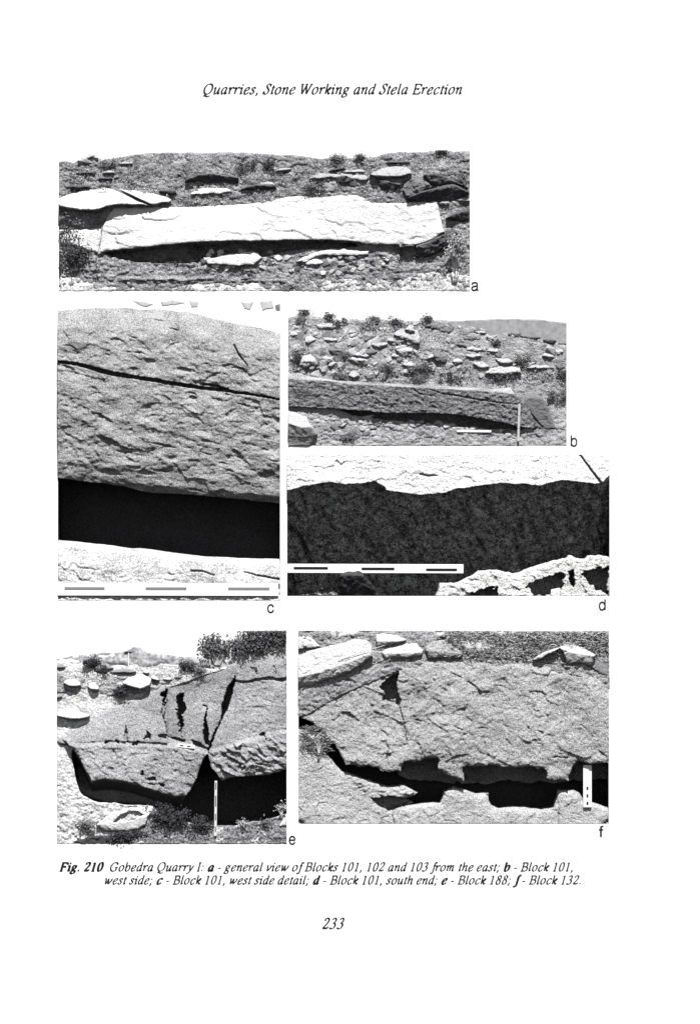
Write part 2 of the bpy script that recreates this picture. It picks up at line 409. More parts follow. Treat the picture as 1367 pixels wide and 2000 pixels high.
# ------------------------------------------------------------------ lettering (pen-stroke italic)
SER_I = [(20, 340), (75, 430), (118, 438)]
EXIT = [(0, 60), (15, 5), (55, 15), (105, 85)]
def ex(x): return [(x + a, b) for a, b in EXIT]
BOWL = [(372, 415), (280, 440), (170, 395), (85, 250), (78, 110), (130, 5), (195, 0), (290, 90), (365, 250)]
def ring(p): return p + [p[0], p[1]]
GL = {
 'a': (500, [BOWL, [(392, 440), (366, 250)] + ex(355)]),
 'b': (500, [[(98, 685), (92, 220), (105, 40)], [(30, 660), (100, 685)], [(95, 200), (190, 380), (290, 440), (390, 390), (420, 250), (370, 90), (250, -5), (150, 0), (100, 60)]]),
 'c': (444, [[(375, 340), (370, 410), (290, 440), (170, 390), (85, 240), (80, 110), (140, 0), (240, -5), (330, 60), (385, 120)]]),
 'd': (500, [BOWL, [(402, 685), (380, 400)] + ex(358), [(320, 660), (402, 685)]]),
 'e': (444, [[(90, 185), (220, 225), (340, 300), (362, 395), (280, 440), (160, 380), (80, 230), (75, 100), (140, 0), (240, -5), (330, 60), (385, 120)]]),
 'f': (278, [[(330, 590), (312, 670), (250, 682), (205, 600), (190, 400), (178, 50), (150, -130), (90, -205), (20, -190), (5, -130)], [(80, 425), (300, 425)]]),
 'g': (500, [[(300, 425), (200, 435), (120, 360), (120, 230), (210, 160), (310, 200), (360, 320), (300, 425)], [(330, 410), (455, 415)], [(170, 170), (110, 110), (160, 60), (300, 20), (360, -60), (300, -170), (160, -205), (50, -160), (60, -60), (150, 20)]]),
 'h': (500, [[(105, 685), (100, 0)], [(30, 660), (105, 685)], [(103, 220), (210, 380), (310, 440), (372, 400), (366, 250)] + [] , [(372, 400), (366, 250)] + ex(358)]),
 'i': (278, [SER_I, [(135, 440)] + ex(118), 'dot', (140, 605)]),
 'k': (444, [[(105, 685), (100, 0)], [(30, 660), (105, 685)], [(105, 180), (230, 300), (320, 430), (385, 420), (365, 330), (260, 240), (150, 210)], [(200, 225), (290, 60), (345, 0), (425, 80)]]),
 'l': (278, [[(122, 685)] + ex(105), [(50, 660), (122, 685)]]),
 'm': (722, [SER_I, [(118, 440), (110, 0)], [(112, 220), (200, 380), (290, 440), (335, 390), (328, 0)], [(330, 220), (425, 380), (515, 440), (565, 395), (558, 250)] + ex(548)]),
 'n': (500, [SER_I, [(118, 440), (110, 0)], [(112, 220), (215, 380), (315, 440), (375, 395), (368, 250)] + ex(358)]),
 'o': (500, [ring([(260, 440), (140, 385), (78, 230), (85, 90), (170, -5), (250, -5), (355, 60), (420, 210), (408, 350), (340, 430)])]),
 'r': (389, [SER_I, [(118, 440), (110, 0)], [(112, 220), (200, 380), (285, 440), (345, 430), (335, 360)]]),
 's': (389, [[(312, 330), (300, 412), (220, 440), (130, 400), (122, 310), (200, 240), (272, 160), (250, 50), (160, -8), (60, 20), (40, 110)]]),
 't': (278, [[(155, 570), (130, 300)] + ex(115), [(40, 425), (260, 425)]]),
 'u': (500, [[(20, 340), (75, 430), (108, 438)], [(108, 440), (98, 150), (115, 15), (180, 0), (280, 90), (350, 250)], [(388, 440)] + ex(362)]),
 'v': (444, [[(25, 400), (85, 440), (120, 350), (150, 0)], [(150, 0), (300, 170), (385, 330), (372, 440)]]),
 'w': (667, [[(25, 400), (85, 440), (120, 330), (142, 0)], [(142, 0), (260, 170), (335, 430)], [(335, 440), (355, 200), (372, 0)], [(372, 0), (520, 170), (612, 330), (598, 440)]]),
 'y': (444, [[(35, 400), (95, 440), (140, 330), (190, 50)], [(392, 440), (380, 330), (250, 60), (130, -120), (30, -205), (-25, -165)]]),
 'Q': (722, [ring([(400, 665), (220, 610), (95, 430), (82, 230), (180, 40), (330, -10), (500, 50), (630, 240), (640, 440), (560, 610)]), [(300, -8), (205, -85), (130, -140)], [(130, -140), (260, -125), (400, -172), (520, -155), (600, -105)]]),
 'S': (500, [[(455, 500), (440, 620), (330, 668), (220, 620), (190, 520), (250, 420), (350, 320), (400, 210), (360, 70), (240, -12), (110, 30), (65, 180)], [(455, 500), (468, 665)], [(65, 180), (45, -12)]]),
 'W': (833, [[(90, 650), (235, 0)], [(235, 0), (435, 600)], [(400, 650), (560, 0)], [(560, 0), (775, 650)], [(25, 650), (200, 650)], [(335, 650), (510, 650)], [(690, 650), (860, 650)]]),
 'E': (611, [[(165, 650), (165, 0)], [(70, 650), (570, 650)], [(165, 340), (405, 340)], [(50, 0), (540, 0)], [(570, 655), (562, 510)], [(535, 0), (590, 160)], [(408, 415), (404, 270)]]),
 'F': (611, [[(165, 650), (165, 0)], [(70, 650), (570, 650)], [(165, 340), (405, 340)], [(50, 0), (280, 0)], [(570, 655), (562, 510)], [(408, 415), (404, 270)]]),
 'G': (722, [[(605, 510), (570, 620), (430, 668), (240, 620), (100, 420), (90, 220), (190, 40), (350, -12), (500, 20), (585, 70)], [(605, 500), (618, 665)], [(580, 280), (580, 60)], [(465, 285), (690, 285)]]),
 'B': (611, [[(165, 650), (165, 0)], [(60, 650), (350, 650), (490, 600), (505, 460), (400, 355), (175, 345)], [(350, 345), (500, 310), (562, 180), (480, 30), (300, 0), (40, 0)]]),
 'I': (333, [[(170, 650), (170, 0)], [(65, 650), (275, 650)], [(65, 0), (275, 0)]]),
 '0': (500, [ring([(260, 665), (150, 600), (92, 400), (92, 200), (150, 40), (240, -8), (350, 60), (412, 260), (412, 460), (360, 610)])]),
 '1': (500, [[(255, 660), (245, 20)], [(120, 590), (255, 665)], [(130, 0), (365, 0)]]),
 '2': (500, [[(100, 500), (140, 630), (260, 668), (380, 600), (380, 470), (280, 290), (60, 25)], [(50, 20), (220, 45), (375, 25), (430, 125)], [(50, 10), (380, 10)]]),
 '3': (500, [[(110, 560), (180, 650), (280, 662), (360, 580), (330, 440), (200, 360)], [(200, 360), (330, 320), (382, 200), (320, 50), (180, -10), (60, 30), (45, 70)]]),
 '8': (500, [ring([(270, 665), (165, 610), (155, 490), (240, 390), (350, 430), (400, 540), (360, 640)]), ring([(240, 380), (120, 290), (85, 150), (140, 20), (240, -8), (350, 40), (392, 180), (340, 310)])]),
 '.': (250, ['dot', (110, 40)]),
 ',': (250, ['dot', (120, 40), [(140, 40), (125, -50), (55, -130)]]),
 ':': (333, ['dot', (120, 40), 'dot', (130, 390)]),
 ';': (333, ['dot', (130, 390), 'dot', (120, 40), [(140, 40), (125, -50), (55, -130)]]),
 '-': (333, [[(45, 215), (285, 215)]]),
 ' ': (250, []),
}
SANS = {
 'a': (556, [[(75, 370), (110, 490), (250, 525), (400, 490), (425, 380), (420, 80), (440, 10), (510, 10)], [(422, 300), (250, 275), (80, 210), (60, 90), (150, -5), (300, 20), (415, 130)]]),
 'b': (556, [[(90, 720), (90, 0)], ring([(300, 525), (160, 450), (95, 270), (140, 70), (280, -5), (430, 60), (490, 260), (440, 450)])]),
 'c': (500, [[(450, 350), (400, 470), (260, 525), (120, 450), (60, 260), (120, 60), (260, -5), (400, 50), (455, 190)]]),
 'd': (556, [[(470, 720), (470, 0)], ring([(260, 525), (120, 450), (65, 260), (120, 60), (260, -5), (400, 70), (465, 270), (400, 450)])]),
 'e': (556, [[(75, 272), (476, 272)], [(474, 272), (462, 390), (385, 490), (272, 525), (135, 460), (66, 265), (125, 65), (272, -5), (400, 40), (465, 150)]]),
 'f': (278, [[(270, 710), (190, 715), (135, 620), (132, 0)], [(20, 490), (260, 490)]]),
}
def smooth(pts, k=6):
    if len(pts) == 2: return pts
    p = [pts[0]] + pts + [pts[-1]]
    closed = pts[0] == pts[-2] if len(pts) > 3 else False
    if closed:
        q = pts[:-1]
        p = [q[-2]] + q + [q[1]]
    out = []
    for i in range(1, len(p) - 2):
        for j in range(k):
            t = j / k
            r = []
            for c in (0, 1):
                a, b, d, e = p[i - 1][c], p[i][c], p[i + 1][c], p[i + 2][c]
                r.append(0.5 * (2 * b + (d - a) * t + (2 * a - 5 * b + 4 * d - e) * t * t + (3 * b - a - 3 * d + e) * t ** 3))
            out.append(tuple(r))
    out.append(p[-2])
    return out

def text_line(name, runs, x_start, x_end, base, em, thick=132, thin=50, sans=False, label=None, mat='ink'):
    """runs = [(text, bold)]; fitted from x_start to x_end."""
    tot = 0
    for txt, bold in runs:
        for ch in txt: tot += (SANS if sans else GL)[ch][0]
    tot -= 60
    sx = (x_end - x_start) / tot; sy = em / 1000.0
    v = []; f = []; pen = -30; lvl = 0
    root = empty(name, P(x_start, base, 0.2)); root.parent = PAGE
    if label: root['label'] = label
    def flush():
        if f:
            me = bpy.data.meshes.new('word'); me.from_pydata(v, [], f); me.update()
            put('word' if not sans else 'letter', me, M[mat], root)
        v.clear(); f.clear()
    sh = 0.0 if sans else 0.277
    u = (math.cos(math.radians(22)), math.sin(math.radians(22)))
    for txt, bold in runs:
        tk = thick * (1.6 if bold else 1); tn = thin * (1.4 if bold else 1)
        for ch in txt:
            adv, items = (SANS if sans else GL)[ch]
            if ch == ' ': flush()
            lvl = (lvl + 1) % 3
            i = 0; kk = 0
            while i < len(items):
                it = items[i]
                kk += 1
                dd = 0.3 + 0.04 * kk + 0.2 * (lvl == 1)
                def add(x, y):
                    v.append(P(x_start + (pen + 20 + x * .92 + sh * y) * sx, base - y * sy, dd)); return len(v) - 1
                if it == 'dot':
                    cx, cy = items[i + 1]; i += 2
                    r = 60 * (1.3 if bold else 1)
                    f.append([add(cx + r * math.cos(a * math.pi / 5) * (sy / sx), cy + r * math.sin(a * math.pi / 5)) for a in range(10)])
                    continue
                i += 1
                pts = smooth([(float(a), float(b)) for a, b in it])
                prev = None
                n = len(pts)
                for j in range(n):
                    a = pts[max(0, j - 1)]; b = pts[min(n - 1, j + 1)]
                    dx, dy = b[0] - a[0], b[1] - a[1]; L = math.hypot(dx, dy) or 1
                    dx, dy = dx / L, dy / L
                    w = (thick if sans else tn + (tk - tn) * abs(dx * u[1] - dy * u[0])) * 0.5
                    cur = (add(pts[j][0] - dy * w, pts[j][1] + dx * w), add(pts[j][0] + dy * w, pts[j][1] - dx * w))
                    if prev: f.append([prev[0], prev[1], cur[1], cur[0]])
                    prev = cur
            pen += adv
    flush()
    return root

text_line('heading', [('Quarries, Stone Working and Stela Erection', 0)], 395.5, 900.5, 183.4, 29.2, 130, 48)
text_line('caption_line', [('Fig. 210', 1)], 116.5, 200, 1701, 24.6)
text_line('caption_line', [('Gobedra Quarry I: ', 0), ('a', 1), (' - general view of Blocks 101, 102 and 103 from the east; ', 0), ('b', 1), (' - Block 101,', 0)], 213.5, 1118, 1701, 24.6)
text_line('caption_line', [('west side; ', 0), ('c', 1), (' - Block 101, west side detail; ', 0), ('d', 1), (' - Block 101, south end; ', 0), ('e', 1), (' - Block 188; ', 0), ('f', 1), (' - Block 132.', 0)], 203.5, 1134, 1726.6, 24.6)
text_line('page_number', [('233', 0)], 628.5, 670, 1813.5, 30.4, 132, 50)
for ch, xa, xb, yb in (('a', 920, 935, 567), ('b', 1113, 1127, 871), ('c', 522, 535, 1196), ('d', 1168.5, 1183, 1191), ('e', 564, 578, 1648.5), ('f', 1168.5, 1177, 1634.5)):
    text_line('photograph_letter', [(ch, 0)], xa, xb, yb, 28.5, 106, 106, sans=True)

# ------------------------------------------------------------------ builders of repeated kinds
def box_mesh(name, x0, y0, x1, y1, d0, d1, rot=0.0):
    """Bar lying in the page plane between two heights, with slightly bevelled edges."""
    bm = bmesh.new()
    bmesh.ops.create_cube(bm, size=1.0)
    w, h, t = (x1 - x0) * U, (y1 - y0) * U, (d1 - d0) * U
    bmesh.ops.scale(bm, vec=(w, t, h), verts=bm.verts)
    bmesh.ops.bevel(bm, geom=list(bm.edges), offset=min(w, h, t) * 0.08, segments=1, affect='EDGES')
    bmesh.ops.rotate(bm, cent=(0, 0, 0), matrix=Matrix.Rotation(rot, 3, 'Y'), verts=bm.verts)
    bmesh.ops.translate(bm, vec=P((x0 + x1) / 2, (y0 + y1) / 2, (d0 + d1) / 2), verts=bm.verts)
    me = bpy.data.meshes.new(name); bm.to_mesh(me); bm.free()
    return me

def scale_bar(name, label, x0, y0, x1, y1, d0, d1, marks, rot=0.0, mmat='ink', cat='scale bar', proud=0.5, foot=None):
    o = put(name, box_mesh(name, x0, y0, x1, y1, d0, d1, rot), M['bar'])
    cx, cy = (x0 + x1) / 2, (y0 + y1) / 2
    for (a, b, c, d) in marks:
        # marks given unrotated, turned about the bar's centre
        mx, my = (a + c) / 2 - cx, (b + d) / 2 - cy
        ca, sa = math.cos(rot), math.sin(rot)
        rx, ry = mx * ca - my * sa, mx * sa + my * ca
        hw, hh = (c - a) / 2, (d - b) / 2
        put('marking', box_mesh('marking', cx + rx - hw, cy + ry - hh, cx + rx + hw, cy + ry + hh, d1 - 0.3, d1 + proud, rot), M[mmat], o)
    if foot is not None:            # lean the rod back from its foot
        def lean(m):
            for v in m.vertices:
                y = PH - v.co.z / U
                v.co.y -= (foot - d0) * min(max((y - y0) / (y1 - y0), 0), 1) * U
        lean(o.data)
        for c in o.children: lean(c.data)
    return tag(o, label, cat)

def tube(v, f, pts, r0, r1, n=5):
    """tapered tube through page-space points (x, y, d)"""
    base = len(v)
    m = len(pts)
    for i, p in enumerate(pts):
        q = Vector(P(*p))
        a = Vector(P(*pts[max(0, i - 1)])); b = Vector(P(*pts[min(m - 1, i + 1)]))
        t = (b - a).normalized() if (b - a).length > 0 else Vector((0, 0, 1))
        s1 = t.orthogonal().normalized(); s2 = t.cross(s1)
        r = (r0 + (r1 - r0) * i / max(1, m - 1)) * U
        for k in range(n):
            an = 2 * math.pi * k / n
            v.append(tuple(q + s1 * (r * math.cos(an)) + s2 * (r * math.sin(an))))
    for i in range(m - 1):
        for k in range(n):
            a0 = base + i * n + k; a1 = base + i * n + (k + 1) % n
            f.append((a0, a1, a1 + n, a0 + n))

def leaf(v, f, x, y, d, sz, r, slim=0.5):
    nrm = Vector((r.uniform(-1, 1), r.uniform(-1.4, -0.1), r.uniform(-0.6, 1.0))).normalized()
    a = nrm.orthogonal().normalized()
    a.rotate(Matrix.Rotation(r.uniform(0, 6.28), 3, nrm)); b = nrm.cross(a)
    c = Vector(P(x, y, d)); L = sz * U * r.uniform(0.7, 1.3); w = L * slim
    i = len(v)
    v.extend([tuple(c - a * L * 0.5), tuple(c + b * w * 0.5 + nrm * w * .12), tuple(c + a * L * 0.5), tuple(c - b * w * 0.5 + nrm * w * .12)])
    f.append((i, i + 1, i + 2)); f.append((i, i + 2, i + 3))

def shrub(name, label, cat, cx, base_y, w, h, depth=None, d0=3, n_stem=7, n_leaf=300, sz=5, lm='leaf', tm='twig', seed=1, r0=1.0, slim=0.55, clump=11, group=None, lift=0.15, rect=None, fill=1.0):
    r = random.Random(seed)
    n_leaf = int(n_leaf * (1.0 if lm == 'leaf_pale' else 1.6)); fill *= 1.0
    depth = min(depth or w * 0.4, 12)
    o = empty(name, P(cx, base_y, d0))
    v, f = [], []; tips = []
    for i in range(n_stem):
        t = (i + 0.5) / n_stem * 2 - 1
        tx = cx + t * w * 0.42 + r.uniform(-.06, .06) * w
        ty = base_y - h * (lift + (0.9 - lift) * (1 - 0.45 * t * t) * r.uniform(0.75, 1.0))
        td = d0 + r.uniform(0, 1) * depth
        p0 = (cx + t * w * 0.08, base_y, d0)
        p1 = (cx + t * w * 0.2 + r.uniform(-.05, .05) * w, base_y - (base_y - ty) * 0.45, d0 + (td - d0) * 0.4)
        if rect: tx = min(max(tx, rect[0] + 2), rect[2] - 2); ty = max(ty, rect[1] + 2)
        tube(v, f, [p0, p1, (tx, ty, td)], r0, r0 * 0.35)
        tips.append((tx, ty, td)); tips.append(((p1[0] + tx) / 2, (p1[1] + ty) / 2, (p1[2] + td) / 2))
        for k in range(2):
            q = (tx + r.uniform(-.2, .2) * w, ty + r.uniform(-.15, .25) * h, td + r.uniform(-.2, .4) * depth)
            if rect: q = (min(max(q[0], rect[0] + 2), rect[2] - 2), max(q[1], rect[1] + 2), q[2])
            tube(v, f, [((p1[0] + tx) / 2, (p1[1] + ty) / 2, (p1[2] + td) / 2), q], r0 * 0.5, r0 * 0.25, 4)
            tips.append(q)
    me = bpy.data.meshes.new('stems'); me.from_pydata(v, [], f); me.update()
    put('stems', me, M[tm], o)
    v, f = [], []
    cl = []
    for k in range(max(4, int(n_leaf / clump * .6))):
        tx, ty, td = r.choice(tips)
        cl.append((tx + r.gauss(0, .07) * w, ty + r.gauss(0, .07) * h, td + r.gauss(0, .12) * depth))
    for k in range(n_leaf):
        x, y, d = r.choice(cl)
        x += r.gauss(0, 1) * sz * fill; y += r.gauss(0, 1) * sz * fill * .8; d += r.gauss(0, 1) * sz * .7
        if rect: x = min(max(x, rect[0] + sz * .5), rect[2] - sz * .5); y = min(max(y, rect[1] + sz * .5), rect[3] - 1)
        leaf(v, f, x, min(y, base_y), max(1.0, d), sz, r, slim)
    me = bpy.data.meshes.new('foliage'); me.from_pydata(v, [], f); me.update()
    put('foliage', me, M[lm], o)
    return tag(o, label, cat, group)

# eight stone shapes shared by the scattered stones
STONES = []
def stone_shapes():
    for k in range(10):
        r = random.Random(100 + k)
        bm = bmesh.new()
        for i in range(14):
            p = Vector((r.gauss(0, 1), r.gauss(0, 1), r.gauss(0, 1))).normalized()
            e = 0.62 + 0.45 * r.random()
            p = Vector((math.copysign(abs(p.x) ** .75, p.x), math.copysign(abs(p.y) ** .8, p.y), math.copysign(abs(p.z) ** .75, p.z))) * e
            p.z = max(p.z, -0.75)
            bm.verts.new(p * 0.5)
        h = bmesh.ops.convex_hull(bm, input=bm.verts)
        bmesh.ops.delete(bm, geom=[e for e in h['geom_interior'] if isinstance(e, bmesh.types.BMVert)], context='VERTS')
        bmesh.ops.bevel(bm, geom=list(bm.edges), offset=0.012, segments=1, affect='EDGES')
        xs = [v.co.x for v in bm.verts]; zs = [v.co.z for v in bm.verts]
        bmesh.ops.translate(bm, vec=(-(max(xs) + min(xs)) / 2, 0, -(max(zs) + min(zs)) / 2), verts=bm.verts)
        bmesh.ops.scale(bm, vec=(1 / (max(xs) - min(xs)), 1, 1 / (max(zs) - min(zs))), verts=bm.verts)
        me = bpy.data.meshes.new('stone_shape'); bm.to_mesh(me); bm.free()
        STONES.append(me)
stone_shapes()
SHARED = {}
def stone(name, cx, cy, w, h, mat, label, cat='rock', group=None, d=None, thick=None, rot=0.0, k=None):
    k = rng.randrange(len(STONES)) if k is None else k
    if (k, mat) not in SHARED:
        me = STONES[k].copy(); me.materials.append(M[mat]); SHARED[(k, mat)] = me
    o = bpy.data.objects.new(name, SHARED[(k, mat)])
    COL.objects.link(o)
    t = thick if thick is not None else 0.6 * min(w, h * 1.6)
    o.scale = (w * U, t * U, h * U)
    o.rotation_euler = (0, rot, 0)
    o.location = P(cx, cy, d if d is not None else t * 0.2)
    return tag(o, label, cat, group)

def sheet(name, x0, y0, x1, y1, d, mat, kind='structure'):
    me = bpy.data.meshes.new(name)
    me.from_pydata([P(x0, y0, d), P(x0, y1, d), P(x1, y1, d), P(x1, y0, d)], [], [(0, 1, 2, 3)]); me.update()
    return tag(put(name, me, M[mat]), kind=kind)

def scrub(name, label, x0, x1, yf, n, sz, mat, seed, d=(0, 4)):
    """Low scrub and litter on a slope: nobody could count it."""
    r = random.Random(seed); v, f = [], []
    k = 0
    while k < n:
        x = r.uniform(x0, x1); a, b = yf(x); y = r.uniform(a, b)
        if vnoise(np.array([x]), np.array([y]), 26, seed)[0] + r.gauss(0, .12) < .02: continue
        k += 1
        leaf(v, f, x, y, r.uniform(*d), sz * r.uniform(.6, 1.5), r, r.uniform(.25, .6))
    me = bpy.data.meshes.new(name); me.from_pydata(v, [], f); me.update()
    return tag(put(name, me, M[mat]), label, 'scrub', kind='stuff')

# ================================================================== photograph a
def panel_a():
    R = RA
    sheet('sky', R[0], R[1], R[2], 332, 0.06, 'paper')
    sil = A1([(52, 118), (100, 115), (150, 128), (175, 108), (330, 105), (420, 90), (520, 75), (620, 62), (800, 58), (1000, 62), (1140, 55), (1300, 62)]) + \
          A2([(0, 65), (200, 75), (330, 92), (430, 95), (540, 90), (700, 85), (770, 62), (850, 55), (960, 55), (1100, 50), (1295, 50)])
    sil[0] = (R[0], sil[0][1]); sil[-1] = (R[2], sil[-1][1])
    poly = sil + [(R[2], R[3]), (R[0], R[3])]
    top = lin(sorted(sil))
    slit = A1([(330, 695), (600, 665), (1200, 625), (1367, 625)]) + A2([(400, 605), (600, 622), (600, 640), (420, 650), (250, 652), (100, 680)]) + A1([(1300, 725), (1000, 740), (880, 762), (600, 755), (430, 735)])
    def g(X, Y, e):
        far = np.clip((Y - 300) / 120, 0, 1)
        D = 1.5 - 5 * np.clip((Y - 332) / 90, 0, 1) + 3 * fbm(X, Y, 70, 2, 3) + pit(X, Y, slit, 70, 2) + chips(X, Y, 24, 10, 2.6, 71)
        D = D + pebbles(X, Y, 7, 4.5, 2.0, 4) * (1 - 0.3 * far) + pebbles(X, Y, 14, 8, 3.0, 6) * far
        D = D + 3.0 * np.clip(fbm(X, Y * 2, 30, 9, 3), -.2, 1)
        # low ledge lines across the foreground
        for yy, x0, x1, a in ((547, 225, 420, 5), (549, 420, 560, 3), (541, 120, 240, 2)):
            y0 = yy + 3 * fbm(X, Y * 0, 40, 12, 3)
            m = np.clip((X - x0) / 15, 0, 1) * np.clip((x1 - X) / 15, 0, 1)
            D = D + a * m * np.clip((Y - y0 + 8) / 8, 0, 1) * (Y < y0)
        D = np.where(Y < 336, np.maximum(D, 0.2), D)
        return np.minimum(np.minimum(D, 1 + (Y - top(X)) * 0.8), 0.8 + .6 * np.maximum(R[3] - 8 - Y, 0))
    tag(relief('ground', poly, g, 2.0, -20, M['a_ground'], None, 1.2, R, 3), kind='structure')

    tag(relief('sand_track', A1([(52, 850), (200, 862), (420, 905), (700, 905), (1000, 888), (1367, 885)]) + A2([(60, 838), (400, 845), (600, 850), (800, 835), (1000, 810), (1160, 795), (1294, 780)]) + [(R[2], R[3]), (R[0], R[3])],
        lambda X, Y, e: np.minimum(-1.2 + 3 * fbm(X, Y, 40, 52, 3) + pebbles(X, Y, 10, 5, 1.3, 54) + 1.2 * fbm(X, Y, 5, 56, 2) - 3 * np.exp(-e / 5) * (Y < R[3] - 6), .6), 2.0, -16, M['a_sand'], None, 3, R, 58), kind='structure')
    # the long pale block
    topl = A1([(400, 412), (520, 410), (700, 405), (900, 405), (1200, 390), (1330, 374)]) + A2([(0, 370), (100, 345), (180, 330), (250, 325), (380, 335), (480, 325), (580, 322), (640, 340), (680, 368), (900, 370), (1060, 364), (1090, 360)])
    botl = A1([(300, 712), (340, 688), (600, 660), (900, 630), (1200, 620), (1330, 621)]) + A2([(0, 606), (400, 598), (560, 610), (700, 628), (860, 632), (960, 632), (1040, 608), (1110, 565), (1140, 550)])
    poly = topl + A2([(1105, 430), (1127, 530)]) + botl[::-1] + A1([(318, 640), (326, 560), (332, 530), (375, 445)])
    tl, bl = lin(topl), lin(botl)
    lip = lin([(190, 5), (230, 12), (300, 20), (370, 27), (450, 27), (550, 23), (640, 16), (720, 11), (780, 12), (880, 22)])
    def f(X, Y, e):
        t = np.clip((Y - tl(X)) / np.maximum(bl(X) - tl(X), 5), 0, 1)
        D = 3 + (lip(X) - 3) * t ** 0.85 - 2.5 * np.exp(-e / 2.0)
        D = D + chips(X, Y, 60, 22, 2.2, 21) + dents(X, Y, 90, (200, 380, 880, 480), (4, 16), .45, .1, 3.0, 24) + chips(X, Y, 18, 7, 0.9, 22, 0.1) * (0.4 + np.clip((X - 450) / 300, 0, 1.4)) + 0.5 * fbm(X, Y, 10, 23, 3)
        for (x, y, w) in ((140, 395, 5), (555, 510, 8), (670, 535, 7), (590, 355, 8), (300, 435, 6), (930, 470, 6), (1010, 520, 8), (195, 550, 5), (560, 595, 14)):
            px, py = A2.p(x, y)
            D = D + crack(X, Y, [(px - w * .6, py + 1), (px, py - .5), (px + w * .6, py + .8)], [0.3, 1.0, 0.3], 3, 1.5, int(x))
        return D
    o = relief('granite_block', poly, f, 2.0, -22, M['a_block'], None, 0.8, R, 5, True)
    tag(o, 'long white sunlit granite block lying across photograph a', 'block')
    ep = A2([(962, 634), (1040, 610), (1110, 567), (1145, 556), (1175, 600), (1150, 640), (1080, 690), (985, 716), (950, 716), (900, 720), (868, 690), (862, 640)])
    e = rock(ep, M['a_dark'], (14, 20, 2), ridge=A2([(860, 640), (960, 636), (1040, 612), (1150, 562)]), res=2, back=-20, ch=3, cs=9, rect=R, s=31, name='end_face', parent=None,
             extra=lambda X, Y: pit(X, Y, A2([(870, 650), (960, 640), (958, 705), (905, 718), (872, 690)]), 25, 2))
    e.parent = o; e.matrix_parent_inverse = Matrix.Translation(-o.location)
    e['label'] = 'dark broken end of the block'
    # slab to its left
    r = rock(A1([(52, 552), (200, 545), (332, 536), (322, 600), (300, 705), (250, 690), (120, 650), (52, 640)]), M['a_block'], (1, 5), res=2, ch=1.2, cs=16, rect=R, s=33, name='slab')
    tag(r, 'low pale slab touching the left end of the long block in photograph a', 'rock')
    # split boulder upper left
    bp = A1([(52, 350), (130, 320), (250, 290), (390, 280), (440, 268), (560, 272), (680, 300), (765, 365), (750, 382), (640, 398), (560, 396), (420, 397), (330, 417), (280, 432), (200, 432), (120, 422), (52, 402)])
    bp[0] = (R[0], bp[0][1]); bp[-1] = (R[0], bp[-1][1])
    r = rock(bp, M['a_block'], (2, 30, 24), ridge=A1([(52, 395), (200, 425), (300, 420), (420, 388), (600, 386), (765, 368)]), res=1.8, back=-20, ch=2.5, cs=26, rect=R, s=35, rnd=3,
             extra=lambda X, Y: crack(X, Y, A1([(385, 280), (470, 318), (550, 360), (640, 396)]), [1.2, 1.8, 2.6, 1.2], 22, 1) - 16 * np.clip((X - 200) / 130, 0, 1) + crack(X, Y, A1([(300, 315), (360, 310)]), [1.0, 1.6, .5], 5, 1), name='boulder')
    tag(r, 'large pale boulder with a diagonal split, upper left in photograph a', 'boulder')
